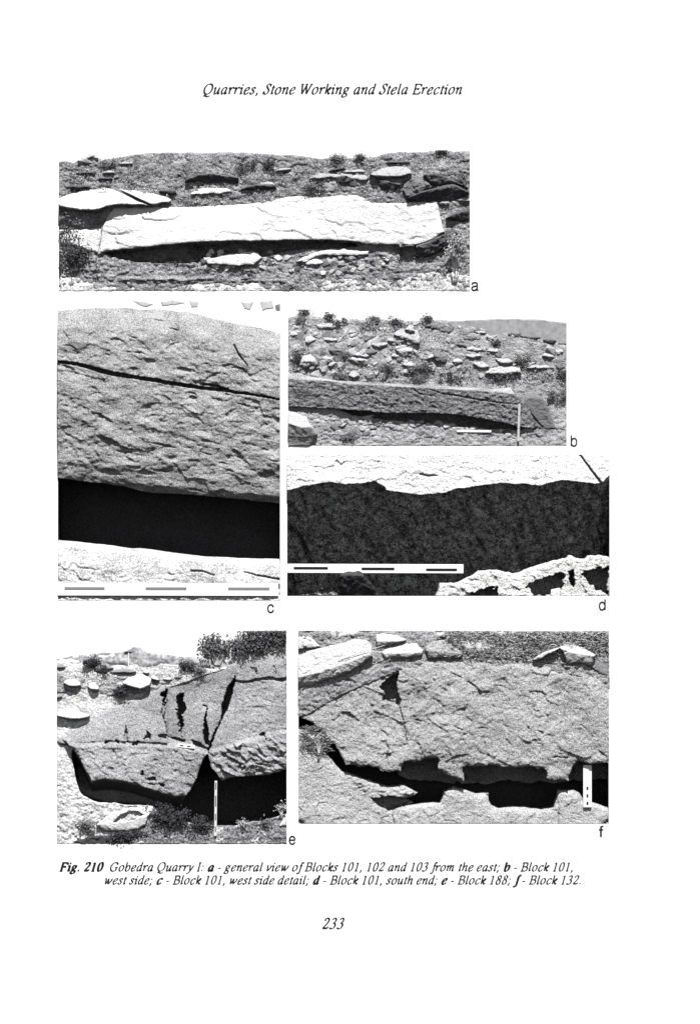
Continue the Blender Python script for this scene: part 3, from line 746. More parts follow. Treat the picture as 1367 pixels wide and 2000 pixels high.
    # rocks of the slope: outline, material, heights, ridge, label
    T = [
     (A1, [(850, 250), (880, 215), (920, 198), (1010, 188), (1190, 213), (1185, 268), (1090, 272), (990, 266), (900, 246)], 'a_dark', (2, 16, -4), [(850, 240), (920, 203), (1010, 193), (1190, 218)], 'dark slab leaning on the slope above the left of the long block'),
     (A1, [(885, 322), (960, 290), (1040, 276), (1120, 284), (1160, 305), (1050, 318), (900, 327)], 'a_block', (2, 9), None, 'small flat white rock below the dark leaning slab in photograph a'),
     (A1, [(1175, 307), (1230, 277), (1300, 260), (1367, 256), (1420, 268), (1440, 290), (1340, 300), (1260, 312)], 'a_dark', (2, 12, -2), [(1175, 300), (1300, 263), (1440, 272)], 'dark slab with a pale upper edge right of the small white rock in photograph a'),
     (A1, [(175, 105), (215, 80), (255, 62), (290, 75), (303, 92), (240, 98), (280, 135), (230, 140), (155, 150)], 'a_rock', (1, 10, 3), [(155, 120), (255, 85), (303, 95)], 'pale outcrop breaking the skyline at the left of photograph a'),
     (A1, [(325, 190), (355, 165), (400, 163), (400, 195), (345, 202)], 'a_rock', (1, 9, 2), [(325, 185), (400, 185)], 'small white rock under the skyline outcrop in photograph a'),
     (A1, [(425, 130), (470, 110), (520, 112), (518, 132), (450, 142)], 'a_rock', (1, 8, 2), [(425, 128), (520, 128)], 'flat pale rock just under the left skyline in photograph a'),
     (A1, [(160, 190), (210, 178), (290, 176), (285, 195), (230, 210), (165, 204)], 'a_dark', (1, 7, 0), [(160, 186), (290, 182)], 'dark flat rock on the upper left slope in photograph a'),
     (A1, [(297, 235), (305, 215), (385, 210), (395, 235), (345, 246)], 'a_dark', (2, 9, -1), [(297, 222), (395, 222)], 'dark angular rock above the split boulder in photograph a'),
     (A1, [(125, 280), (135, 262), (250, 268), (250, 285), (160, 308), (130, 310)], 'a_dark', (2, 10, -1), [(125, 275), (250, 276)], 'dark rock behind the split boulder, near the left edge of photograph a'),
     (A1, [(690, 312), (700, 290), (790, 288), (797, 322), (770, 338), (725, 330)], 'a_dark', (2, 9, 0), [(690, 302), (797, 298)], 'small dark cube of rock at the right tip of the split boulder'),
     (A2, [(670, 192), (750, 155), (840, 131), (925, 160), (932, 188), (862, 212), (720, 214)], 'a_rock', (2, 20, 16), [(670, 195), (780, 205), (870, 203), (932, 180)], 'big pale angular rock on the right slope in photograph a'),
     (A2, [(712, 216), (790, 225), (875, 256), (835, 292), (770, 308), (735, 266)], 'a_dark', (3, 14, 0), [(712, 225), (790, 236), (875, 262)], 'dark wedge of rock tucked under the big pale rock in photograph a'),
     (A2, [(875, 300), (890, 250), (925, 214), (1000, 203), (1042, 250), (1062, 275), (910, 345)], 'b_grey', (2, 10, 4), [(875, 280), (930, 225), (1062, 260)], 'grey upright rock between the dark slabs at right in photograph a'),
     (A2, [(1005, 190), (1080, 183), (1180, 225), (1292, 278), (1200, 258), (1100, 267), (1045, 252)], 'a_dark', (6, 16, 4), [(1005, 194), (1090, 190), (1292, 276)], 'upper dark slab sloping down to the right edge of photograph a'),
     (A2, [(905, 342), (1000, 298), (1190, 248), (1290, 305), (1212, 372), (1000, 367), (908, 362)], 'a_dark', (4, 22, -2), [(905, 338), (1000, 304), (1190, 256), (1290, 308)], 'lower dark slab with a bright upper edge, right end of the long block'),
     (A2, [(298, 217), (370, 179), (480, 186), (600, 183), (672, 213), (650, 232), (560, 222), (460, 213), (350, 219)], 'a_rock', (2, 12), None, 'flat pale slab above the middle of the long block in photograph a'),
     (A2, [(463, 214), (530, 200), (570, 215), (622, 268), (560, 280), (490, 280), (465, 262)], 'a_dark', (13, -2), None, 'dark rock face under the flat pale slab in photograph a'),
     (A2, [(410, 182), (440, 160), (522, 142), (512, 178)], 'a_dark', (3, 9, 0), [(410, 172), (522, 150)], 'small dark rock behind the flat pale slab in photograph a'),
     (A2, [(505, 182), (540, 152), (640, 164), (645, 186)], 'a_rock', (1, 9, 3), [(505, 178), (645, 178)], 'pale rock just left of the big pale rock in photograph a'),
     (A2, [(655, 140), (680, 124), (702, 130), (700, 143)], 'a_rock', (1, 6, 2), [(655, 136), (702, 136)], 'small pale stone near the skyline above the big pale rock'),
     (A2, [(770, 125), (800, 106), (900, 108), (925, 128), (850, 133)], 'a_dark', (2, 9, 0), [(770, 118), (925, 118)], 'dark flat rock behind the big pale rock in photograph a'),
     (A2, [(78, 182), (118, 150), (182, 146), (190, 165), (130, 180)], 'a_rock', (2, 10, 2), [(78, 172), (190, 158)], 'pale rock on the middle of the slope above the long block in photograph a'),
     (A2, [(1138, 476), (1180, 440), (1294, 398), (1294, 492), (1190, 484)], 'a_dark', (2, 16, 2), [(1138, 462), (1294, 410)], 'dark slab at the right edge beyond the block end in photograph a'),
     (A2, [(1215, 352), (1260, 328), (1294, 332), (1294, 372), (1240, 368)], 'a_rock', (1, 9, 3), [(1215, 350), (1294, 355)], 'pale stone at the right edge above the dark slab in photograph a'),
     (A2, [(1105, 365), (1140, 352), (1175, 372), (1150, 392), (1112, 390)], 'a_rock', (1, 8, 2), [(1105, 375), (1175, 378)], 'grey stone just off the upper right corner of the long block'),
     (A2, [(0, 228), (50, 226), (92, 258), (40, 284), (-10, 286)], 'a_rock', (1, 8, 1), [(-10, 250), (92, 258)], 'grey rock beside the dark pale-edged slab in photograph a'),
     (A2, [(215, 733), (310, 682), (380, 665), (520, 659), (667, 672), (660, 692), (520, 696), (400, 692), (340, 702), (275, 740)], 'a_block', (4, 9), None, 'flat white slab in the rubble below the long block in photograph a'),
     (A2, [(268, 732), (330, 716), (385, 735), (378, 750), (280, 756)], 'a_block', (4, 8), None, 'small white stone below the flat white slab in photograph a'),
     (A1, [(990, 745), (1090, 712), (1200, 700), (1280, 684), (1345, 730), (1290, 772), (1170, 778), (1000, 768)], 'a_block', (4, 11), None, 'broken white slab in the shade edge under the long block'),
     (A2, [(98, 914), (150, 888), (220, 882), (252, 912)], 'a_dark', (0, 0.6), None, 'dark low mound at the bottom edge of photograph a'),
    ]
    for i, (F, pts, m, d, rg, lab) in enumerate(T):
        pts = [(min(max(x, R[0]), R[2]), y) for x, y in F(pts)]
        o = rock(pts, M[m], d, F(rg) if rg else None, 1.5, -8, 2.8 if m != 'a_block' else 1.2, 13, 1.0, R, 40 + i, 1.4, k=1.0)
        tag(o, lab, 'rock')
    # thin ledge stones in the foreground
    for i, (x, y, w, h) in enumerate(((460, 868, 70, 26), (530, 868, 90, 32), (605, 870, 70, 26), (690, 880, 80, 24), (770, 880, 60, 20), (850, 880, 70, 22), (910, 878, 55, 18), (1060, 872, 60, 12), (1150, 868, 70, 16), (1240, 862, 70, 14))):
        px, py = A1.p(x, y)
        stone('ledge_stone', px, py, w / 3.25, h / 4.6, 'a_dark', 'flat dark stone in the row along the foreground of photograph a', 'stone', 'row of flat stones in the foreground of photograph a', d=0, thick=4, rot=rng.uniform(-.08, .08))
    # rubble below the block, and stones on the slope
    G1 = 'rubble stones under the long block in photograph a'
    for i in range(120):
        px = rng.uniform(400, 760); py = rng.uniform(490, 528) + 0.02 * (px - 400)
        w = rng.uniform(7, 17)
        stone('rubble_stone', px, py, w, w * rng.uniform(.5, .8), rng.choice(['a_rock', 'a_rock', 'a_dark', 'a_block']), 'small rubble stone on the ground below the long block in photograph a', 'stone', G1, d=rng.uniform(-1.5, 1.5), thick=w * .45, rot=rng.uniform(-.5, .5))
    G2 = 'stones on the ground of photograph a'
    for i in range(130):
        if rng.random() < .55: px = rng.uniform(122, 912); py = rng.uniform(312, 400)
        else: px = rng.uniform(122, 912); py = rng.uniform(515, 562)
        if 116 < px < 340 and 355 < py < 480: continue
        w = rng.uniform(5, 11)
        stone('gravel_stone', px, py, w, w * rng.uniform(.45, .75), rng.choice(['a_rock', 'a_rock', 'a_dark']), 'small loose stone on the gravel slope or foreground of photograph a', 'stone', G2, d=rng.uniform(-2.5, 0) if py > 420 else rng.uniform(-1, 1.5), thick=w * .45, rot=rng.uniform(-.4, .4))
    scrub('dry_scrub', 'dark scrub and litter over the hillside of photograph a', 118, 915, lambda x: (float(top(np.array(x))) + 4, 398), 3000, 3.2, 'leaf_mid', 21, (1, 5))
    scrub('pale_scrub', 'pale dry litter over the hillside of photograph a', 118, 915, lambda x: (float(top(np.array(x))) + 4, 398), 1500, 2.6, 'straw', 22, (1, 5))
    scrub('dry_scrub', 'dark litter over the foreground of photograph a', 118, 915, lambda x: (505, 563), 1300, 3.0, 'leaf_mid', 23, (-2, 1))
    # plants
    shrub('shrub', 'thin twiggy shrub with pale leaves at the left edge of photograph a', 'shrub', 134, 492, 58, 70, d0=10, n_stem=6, n_leaf=120, sz=5, lm='leaf_mid', tm='twig', seed=3, r0=0.9, rect=R)
    shrub('shrub', 'low dark shrub below the twiggy shrub, lower left of photograph a', 'shrub', 146, 529, 62, 50, d0=6, n_stem=8, n_leaf=420, sz=5, lm='leaf', seed=4, rect=R, fill=1.2)
    shrub('shrub', 'twiggy shrub with pale leaves at the right end of the long block', 'shrub', 888, 524, 58, 90, d0=22, n_stem=7, n_leaf=170, sz=5, lm='leaf_pale', tm='twig', seed=5, r0=1.2, lift=.3, rect=R)
    shrub('plant', 'tiny pale plant in front of the right end of the long block', 'plant', 782, 482, 16, 20, d0=18, n_stem=5, n_leaf=10, sz=3, lm='leaf_pale', tm='pale_twig', seed=6, r0=0.6)
    for i, (F, x, y, w, h, lab) in enumerate((
        (A1, 370, 165, 100, 55, 'dark bush beside the skyline outcrop in photograph a'),
        (A1, 1250, 175, 130, 70, 'wide dark bush in the middle of the slope in photograph a'),
        (A2, 40, 165, 70, 60, 'round dark bush on the middle slope in photograph a'),
        (A2, 470, 108, 90, 30, 'small dark bush on the skyline in photograph a'),
        (A2, 612, 108, 60, 30, 'small round bush on the skyline right of centre in photograph a'),
        (A2, 330, 300, 180, 40, 'low dark scrub between the slope rocks and the long block'),
        (A2, 1255, 265, 70, 70, 'dark bush at the right edge behind the slabs in photograph a'),
        (A2, 1118, 62, 50, 26, 'little bush on the skyline near the right edge of photograph a'),
        (A2, 1060, 610, 60, 90, 'grassy dark tuft against the broken block end in photograph a'))):
        px, py = F.p(x, y)
        shrub('bush', lab, 'bush', min(px, R[2] - 14), py, w / 3.2, h / 3.2, d0=3, n_stem=5, n_leaf=150, sz=3.6, lm='leaf' if i % 3 else 'leaf_mid', seed=60 + i, r0=.5, rect=R, fill=1.1)
panel_a()

# ================================================================== photograph b
def panel_b():
    R = RB
    sheet('sky', R[0], R[1], R[2], 648, 0.06, 'paper')
    fh = B0([(700, 84), (760, 76), (900, 69), (1050, 65), (1180, 70), (1298, 82)]); fh[-1] = (R[2], fh[-1][1])
    tag(relief('hill', fh + [(R[2], 690), (850, 690)], lambda X, Y, e: 2.0 + 2.4 * fbm(X * .6, Y, 40, 3, 4), 2.5, -6, M['far'], None, .6, R, 4), kind='structure')
    sil = B0([(20, 60), (80, 47), (160, 57), (200, 62), (215, 76), (260, 72), (340, 67), (400, 67), (440, 64), (480, 72), (600, 77), (660, 68), (710, 70), (760, 88), (830, 90), (900, 104), (960, 117), (1040, 132), (1100, 142), (1200, 162), (1298, 182)])
    sil[0] = (R[0], sil[0][1]); sil[-1] = (R[2], sil[-1][1])
    top = lin(sil)
    slit = B0([(240, 476), (500, 490), (800, 500), (1000, 535), (1098, 555), (1098, 576), (1000, 573), (800, 560), (600, 545), (450, 525), (320, 508)])
    def g(X, Y, e):
        fg = np.clip((Y - 800) / 20, 0, 1)
        D = 3 - 5.5 * np.clip((Y - 690) / 60, 0, 1) + 4 * fbm(X, Y, 60, 2, 3) + 1.2 * fbm(X, Y, 8, 8, 3) + pit(X, Y, slit, 80, 1.5)
        D = D + chips(X, Y, 16, 9, 1.6, 4) * (1 - .2 * fg) + pebbles(X, Y, 7, 4.5, 1.2, 6)
        f1, f2, r, dx, dy = voro(X, Y, 17, 9, 15, .8)
        D = D + fg * (2.2 * np.clip((f2 - f1) * 4, 0, 1) * (.5 + r[0]) + 1.5 * (r[1] - .4) * dy)
        D = np.where(Y < 694, np.maximum(D, 1.4), D)
        return np.minimum(np.minimum(D, 1.2 + (Y - top(X)) * 0.9), 0.6 + .6 * np.maximum(R[3] - 8 - Y, 0))
    tag(relief('ground', sil + [(R[2], R[3]), (R[0], R[3])], g, 1.9, -20, M['b_ground'], None, 1.0, R, 6), kind='structure')

    # the block: pale top, dressed rough side, broken right end
    pt = B0([(20, 312), (120, 330), (250, 348), (400, 360), (600, 368), (800, 378), (960, 388), (1040, 380), (1140, 402), (1160, 415)])
    pb = B0([(20, 470), (150, 475), (240, 480), (350, 488), (500, 500), (700, 500), (800, 508), (900, 522), (1000, 542), (1095, 564), (1140, 572)])
    edge = B0([(20, 342), (200, 350), (300, 364), (500, 376), (700, 386), (900, 396), (1000, 404), (1060, 415), (1090, 440), (1160, 470)])
    pt[0] = (R[0], pt[0][1]); pb[0] = (R[0], pb[0][1])
    eg = [(R[0], edge[0][1])] + edge[1:7]
    poly = eg + B0([(1060, 415), (1100, 440), (1120, 470), (1150, 530), (1165, 560)]) + pb[::-1]
    te, tt, tb = lin(edge), lin(pt), lin(pb)
    lip = lin([(563, 4), (655, 8), (700, 14), (800, 17), (950, 17), (1010, 12), (1030, 6), (1060, 2)])
    def f(X, Y, e):
        E = te(X)
        a = np.clip((Y - tt(X)) / np.maximum(E - tt(X), 2), 0, 1)
        b = np.clip((Y - E) / np.maximum(tb(X) - E, 2), 0, 1)
        D = np.where(Y < E, 1 + (lip(X) + 8) * a, lip(X) + 9 - 9 * b)
        m = np.clip((Y - E) / 5, 0, 1)
        D = D + m * (chips(X, Y, 9, 5, 2.0, 14, .15) + chips(X, Y, 22, 10, 1.6, 16, .15)) + .8 * fbm(X, Y, 5, 18, 2) * (.3 + m)
        D = D + crack(X, Y, B0([(640, 382), (720, 408), (820, 425), (900, 440), (1000, 452), (1090, 462)]), [.5, .8, .9, .8, .4], 5, 1.5)
        D = D + crack(X, Y, B0([(590, 385), (620, 410), (700, 425)]), [.5, .9, .4], 6, 1)
        return D
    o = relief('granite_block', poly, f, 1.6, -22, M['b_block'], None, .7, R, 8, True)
    tag(o, 'long rough dressed granite block crossing photograph b', 'block')
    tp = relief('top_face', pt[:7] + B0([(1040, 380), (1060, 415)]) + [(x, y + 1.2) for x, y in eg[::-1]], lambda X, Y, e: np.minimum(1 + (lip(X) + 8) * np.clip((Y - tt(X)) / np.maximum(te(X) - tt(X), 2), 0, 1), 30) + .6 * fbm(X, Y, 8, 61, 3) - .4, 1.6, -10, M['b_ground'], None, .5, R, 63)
    tp.parent = o; tp.matrix_parent_inverse = Matrix.Translation(-o.location); tp['label'] = 'pale dusty top of the block'
    e = rock(B0([(1085, 425), (1140, 405), (1180, 418), (1215, 480), (1245, 577), (1190, 582), (1150, 570), (1100, 572), (1095, 545), (1075, 500)]), M['b_smooth'], (8, 13, 1), ridge=B0([(1075, 440), (1140, 430), (1245, 440)]), res=1.6, back=-20, ch=1.2, cs=16, rect=R, s=19,
             extra=lambda X, Y: crack(X, Y, B0([(1085, 460), (1125, 492), (1150, 525), (1190, 568)]), [1.6, 1.8, 1.4, .8], 12, 1) - 5 * np.clip((seg_dist(X, Y, B0([(1100, 520), (1120, 555)]))[0] < 6) * 1.0, 0, 1), name='end_face')
    e.parent = o; e.matrix_parent_inverse = Matrix.Translation(-o.location); e['label'] = 'smooth cracked right end of the block'
    p = B0([(20, 488), (60, 498), (105, 514), (135, 558), (150, 592), (140, 632), (122, 651), (20, 651)]); p[0] = (R[0], p[0][1]); p[-1] = (R[0], R[3]); p[-2] = (p[-2][0], R[3])
    r = rock(p, M['b_rock'], (6, 24, 2), ridge=B0([(20, 545), (80, 565), (150, 560)]), res=1.5, back=-10, ch=1.2, cs=18, rect=R, s=23, rnd=4, name='boulder')
    tag(r, 'smooth rounded boulder cut off by the lower left corner of photograph b', 'boulder')
    scale_bar('ranging_rod', 'white rod standing upright at the right end of the block in photograph b', 1010.2, 789, 1014.6, 862, 26, 29, [(1010.4, 812, 1014.4, 812.6), (1010.4, 836, 1014.4, 836.6)], rot=0.028, cat='rod', mmat='grey_ink', proud=.2, foot=4)
    scale_bar('ranging_rod', 'white rod lying flat on the ground in front of the block in photograph b', 892, 839.8, 959, 844.4, 0, 3.5, [(914, 840, 914.6, 844), (936, 840, 936.6, 844)], rot=0.01, cat='rod', mmat='grey_ink', proud=.2)

    # outlined rocks on the slope
    T = [
     ([(78, 275), (85, 240), (100, 222), (118, 221), (138, 245), (147, 272), (130, 283), (95, 288)], 'b_rock', (2, 14, 4), [(78, 262), (147, 262)], 'smooth upright boulder at the left of the slope in photograph b'),
     ([(512, 140), (525, 122), (560, 108), (600, 115), (618, 150), (610, 182), (570, 165), (540, 155)], 'b_rock', (2, 16, 9), [(512, 140), (560, 150), (618, 172)], 'largest angular rock high in the middle of the slope in photograph b'),
     ([(555, 115), (572, 93), (590, 98), (597, 118), (580, 130)], 'b_rock', (10, 18, 12), [(555, 115), (597, 116)], 'pale stone perched on the largest angular rock in photograph b'),
     ([(708, 112), (715, 80), (750, 78), (785, 100), (765, 120), (735, 122)], 'b_grey', (2, 8), None, 'grey diamond shaped slab on the skyline of photograph b'),
     ([(515, 205), (525, 190), (560, 190), (585, 205), (580, 228), (550, 236), (530, 222)], 'b_rock', (2, 12, 5), [(515, 210), (585, 215)], 'pale rounded rock under the largest rock in photograph b'),
     ([(403, 170), (430, 165), (468, 182), (455, 196), (425, 203), (405, 195)], 'b_rock', (2, 12, 2), [(403, 185), (430, 190), (468, 184)], 'bowl shaped rock with a dark underside left of centre in photograph b'),
     ([(178, 148), (205, 142), (240, 155), (235, 168), (205, 172), (185, 162)], 'b_rock', (2, 11, 5), [(178, 160), (240, 164)], 'pale crescent shaped slab on the upper left slope in photograph b'),
     ([(160, 92), (180, 80), (215, 78), (238, 98), (225, 112), (175, 112)], 'b_rock', (2, 11, 6), [(160, 100), (238, 102)], 'big pale rock near the left skyline of photograph b'),
     ([(207, 205), (225, 192), (255, 205), (258, 222), (240, 236), (220, 222)], 'b_grey', (2, 11, 2), [(207, 210), (258, 212)], 'grey angular rock right of the smooth upright boulder in photograph b'),
     ([(690, 232), (700, 215), (725, 212), (743, 235), (740, 265), (705, 266), (695, 250)], 'b_grey', (3, 13, 2), [(690, 238), (743, 238)], 'dark grey cubic rock just right of the middle slope in photograph b'),
     ([(655, 245), (680, 228), (700, 225), (692, 245), (665, 252)], 'b_rock', (2, 9, 4), [(655, 244), (700, 240)], 'flat rock leaning on the dark grey cubic rock in photograph b'),
     ([(780, 262), (790, 245), (815, 248), (818, 265), (800, 278)], 'b_rock', (2, 9, 4), [(780, 262), (818, 262)], 'small pale block right of the dark grey cubic rock in photograph b'),
     ([(838, 235), (845, 220), (890, 222), (898, 235), (880, 250), (855, 248)], 'b_rock', (2, 12, 3), [(838, 237), (865, 242), (898, 234)], 'pale slab with a curved dark underside right of centre in photograph b'),
     ([(840, 210), (850, 192), (885, 190), (905, 205), (885, 218)], 'b_rock', (2, 9, 4), [(840, 206), (905, 208)], 'pale rock directly above the slab with the curved underside'),
     ([(935, 215), (945, 200), (965, 192), (988, 208), (985, 222), (955, 226)], 'b_rock', (2, 9, 5), [(935, 215), (988, 216)], 'pale pointed rock above the right slope slab in photograph b'),
     ([(975, 250), (985, 238), (1015, 240), (1042, 260), (1025, 277), (995, 270)], 'b_rock', (2, 12, 4), [(975, 258), (1010, 268), (1042, 262)], 'white sloping slab on the right slope in photograph b'),
     ([(873, 270), (885, 255), (905, 258), (940, 282), (925, 297), (895, 290)], 'b_rock', (2, 12, 4), [(873, 275), (905, 288), (940, 285)], 'tilted block left of the white sloping slab in photograph b'),
     ([(935, 315), (960, 290), (1020, 280), (1070, 290), (1078, 312), (1020, 325), (960, 322)], 'b_rock', (2, 14, 4), [(935, 312), (1010, 315), (1078, 305)], 'broad low rock above the long dark bush in photograph b'),
     ([(1187, 238), (1195, 222), (1230, 226), (1237, 242), (1215, 250)], 'b_rock', (2, 12, 2), [(1187, 234), (1237, 240)], 'white block with a dark front at the far right slope in photograph b'),
     ([(1125, 292), (1150, 280), (1200, 275), (1232, 290), (1180, 300)], 'b_rock', (2, 9, 1), [(1125, 291), (1232, 290)], 'low flat rock with a dark shadow line at right in photograph b'),
     ([(1243, 215), (1250, 200), (1275, 203), (1280, 222), (1260, 230)], 'b_rock', (2, 9, 3), [(1243, 215), (1280, 216)], 'round stone near the right edge of photograph b'),
     ([(1195, 165), (1205, 145), (1230, 148), (1246, 168), (1235, 182), (1210, 178)], 'b_grey', (2, 11, 1), [(1195, 160), (1246, 165)], 'grey rock on the right ridge line of photograph b'),
     ([(1085, 140), (1140, 138), (1175, 148), (1160, 160), (1110, 152)], 'b_grey', (3, 9, 0), [(1085, 142), (1175, 150)], 'thin dark ledge on the right ridge line of photograph b'),
     ([(1030, 132), (1060, 122), (1085, 130), (1078, 148), (1050, 140)], 'b_grey', (2, 9, 1), [(1030, 132), (1085, 136)], 'dark stone left of the thin ledge on the ridge of photograph b'),
     ([(1250, 178), (1298, 174), (1298, 184), (1265, 186)], 'b_grey', (2, 6, 0), [(1250, 179), (1298, 179)], 'thin dark stone where the ridge meets the right edge of photograph b'),
     ([(877, 128), (890, 115), (918, 120), (922, 132), (895, 142)], 'b_rock', (2, 10, 0), [(877, 124), (922, 127)], 'pale stone with a black underside under the ridge in photograph b'),
     ([(928, 140), (940, 132), (962, 152), (955, 165), (940, 160)], 'b_rock', (2, 9, 4), [(928, 148), (962, 158)], 'upright pale stone under the ridge right of centre in photograph b'),
     ([(830, 158), (850, 148), (880, 148), (872, 158), (850, 166)], 'b_grey', (2, 8, 1), [(830, 155), (880, 153)], 'flat dark stone below the grey diamond slab in photograph b'),
     ([(797, 182), (812, 172), (838, 185), (838, 198), (815, 194)], 'b_grey', (2, 9, 1), [(797, 180), (838, 190)], 'dark wedge stone right of the largest rock in photograph b'),
     ([(645, 100), (665, 82), (690, 85), (700, 98), (670, 108)], 'b_grey', (2, 8, 0), [(645, 97), (700, 95)], 'dark edged rock left of the grey diamond slab in photograph b'),
     ([(678, 105), (695, 95), (712, 98), (710, 112), (690, 112)], 'b_grey', (2, 8, 0), [(678, 102), (712, 103)], 'small dark rock touching the grey diamond slab in photograph b'),
     ([(478, 165), (490, 148), (520, 150), (545, 165), (520, 178), (495, 178)], 'b_rock', (2, 10, 2), [(478, 165), (545, 168)], 'jagged pale rock left of the largest rock in photograph b'),
     ([(495, 240), (505, 220), (520, 220), (525, 235), (510, 248)], 'b_rock', (2, 9, 4), [(495, 238), (525, 236)], 'small upright rock left of the pale rounded rock in photograph b'),
     ([(300, 325), (310, 308), (340, 308), (345, 325), (320, 331)], 'b_rock', (3, 9), None, 'white stone lying just above the block in photograph b'),
     ([(305, 228), (325, 215), (365, 218), (385, 235), (370, 247), (340, 240)], 'b_rock', (2, 10, 4), [(305, 230), (385, 238)], 'long pale slab in the left middle slope in photograph b'),
     ([(290, 240), (330, 238), (380, 255), (375, 272), (330, 268)], 'b_rock', (2, 10, 2), [(290, 248), (380, 262)], 'pale slab with a dark lower edge below the long pale slab in photograph b'),
     ([(545, 275), (560, 260), (585, 262), (600, 285), (575, 292)], 'b_rock', (2, 9, 4), [(545, 278), (600, 284)], 'pale wedge above the middle bushes in photograph b'),
     ([(180, 245), (195, 232), (220, 238), (222, 258), (200, 268)], 'b_rock', (2, 8, 3), [(180, 248), (222, 252)], 'pale squarish rock right of the upright boulder in photograph b'),
     ([(288, 140), (295, 115), (315, 108), (325, 125), (310, 138)], 'b_rock', (2, 9, 3), [(288, 130), (325, 128)], 'upright stone between two bushes on the upper left of photograph b'),
     ([(398, 62), (412, 55), (432, 62), (445, 80), (425, 78), (405, 70)], 'b_grey', (1, 8, 2), [(398, 64), (445, 76)], 'tilted plates of rock on the skyline of photograph b'),
     ([(362, 82), (385, 72), (425, 80), (430, 92), (395, 98)], 'b_grey', (2, 8, 1), [(362, 82), (430, 86)], 'flat dark rock below the tilted plates in photograph b'),
    ]
    for i, (pts, m, d, rg, lab) in enumerate(T):
        cx_, cy_ = np.mean(pts, 0)
        pts = [(cx_ + 1.18 * (x - cx_), cy_ + 1.22 * (y - cy_)) for x, y in pts]
        pts = [(min(max(x, R[0]), R[2]), y) for x, y in B0(pts)]
        if len(d) == 3:
            d = (d[0], d[1], max(d[2], .55 * d[1]))
        rg = B0(rg) if rg else None
        tag(rock(pts, M[m], d, rg, 1.4, -6, 2.4, 12, 1.2, R, 80 + i, 1.2, k=.8), lab, 'rock')
    # smaller stones
    n = 0
    while n < 240:
        x = rng.uniform(46, 1272); y = rng.uniform(75, 330)
        px, py = B0.p(x, y)
        if py < top(px) + 3 or (x > 1000 and y > 300) or (x > 1000 and rng.random() < .75): continue
        dens = 1.0 if x < 620 else .5
        if rng.random() > dens: continue
        w = 6 + 16 * rng.random() ** 1.7 if y > 110 else rng.uniform(4, 11)
        stone('slope_stone', px, py, w, w * rng.uniform(.55, .95), rng.choice(['b_rock', 'b_rock', 'b_rock', 'b_grey']), 'small loose stone among the boulders on the slope in photograph b', 'stone', 'stones on the slope of photograph b', d=(1.5 if py < 690 else -.5) + rng.uniform(0, 2.5), thick=w * .55, rot=rng.uniform(-.5, .6))
        n += 1
    for n in range(110):
        x = rng.uniform(185, 1060); y = rng.uniform(500, 626)
        if y < 500 + (x - 240) * .1: continue
        px, py = B0.p(x, y); w = rng.uniform(9, 20)
        stone('flat_stone', px, py, w, w * rng.uniform(.4, .6), rng.choice(['b_rock', 'b_rock', 'b_grey']), 'flat stone flake on the ground in front of the block in photograph b', 'stone', 'flat stones in the foreground of photograph b', d=rng.uniform(-1.5, .3), thick=w * .3, rot=rng.uniform(-.4, .4))
    scrub('dry_scrub', 'dark scrub between the stones of the slope in photograph b', 566, 1103, lambda x: (float(top(np.array(x))) + 4, 745), 2600, 3.0, 'leaf_mid', 31, (0, 4))
    scrub('pale_scrub', 'pale dry grass between the stones of the slope in photograph b', 566, 1103, lambda x: (float(top(np.array(x))) + 4, 750), 1500, 2.6, 'straw', 32, (0, 4))
    B = [(95, 45, 30, 22, 'bush standing up from the left skyline of photograph b'), (210, 77, 40, 34, 'dark bush on the skyline right of the left one in photograph b'),
         (75, 88, 55, 30, 'dark bush near the left edge under the skyline in photograph b'), (262, 120, 70, 52, 'big dark bush right of the pale rock in photograph b'),
         (385, 132, 70, 42, 'dark bush in the upper middle left of photograph b'), (515, 122, 70, 60, 'grey bush left above the largest rock in photograph b'),
         (415, 85, 70, 26, 'dark bush among the skyline plates of photograph b'), (655, 78, 40, 20, 'dark bush on the skyline left of the grey diamond slab'),
         (275, 260, 60, 50, 'dark bush right of the upright boulder in photograph b'), (62, 280, 45, 70, 'tall dark bush left of the upright boulder in photograph b'), 
         (262, 352, 60, 40, 'round dark bush resting on the left of the block in photograph b'), 
         (470, 332, 55, 60, 'left one of the dark bushes above the middle of the block in photograph b'), (600, 335, 60, 55, 'second dark bush above the middle of the block in photograph b'),
         (655, 340, 80, 70, 'tallest dark bush above the middle of the block in photograph b'), (620, 358, 60, 30, 'low bush in front of the tallest one in photograph b'), (772, 362, 85, 44, 'dark bush above the block right of centre in photograph b'),
         (995, 356, 120, 36, 'long dark bush under the broad low rock in photograph b'), (1095, 290, 75, 48, 'dark bush beside the broad low rock in photograph b'), 
         (1284, 445, 34, 66, 'dark shrub on the right edge beside the block end in photograph b'), (1272, 336, 54, 26, 'grey bush on the right edge of photograph b'), (1235, 432, 40, 30, 'small shrub left of the dark one beside the block end in photograph b'),
         (975, 185, 30, 14, 'small tuft on the bare right slope of photograph b'), (300, 630, 70, 30, 'grassy tuft at the bottom edge of photograph b')]
    for i, (x, y, w, h, lab) in enumerate(B):
        px, py = B0.p(x, y)
        shrub('bush', lab, 'bush', px, py, w / 2.3, h / 2.3, d0=3 if y < 600 else 0, depth=6, n_stem=5, n_leaf=130, sz=3.4, lm='leaf' if i % 2 else 'leaf_mid', seed=200 + i, r0=.5, rect=R, fill=1.1)
panel_b()

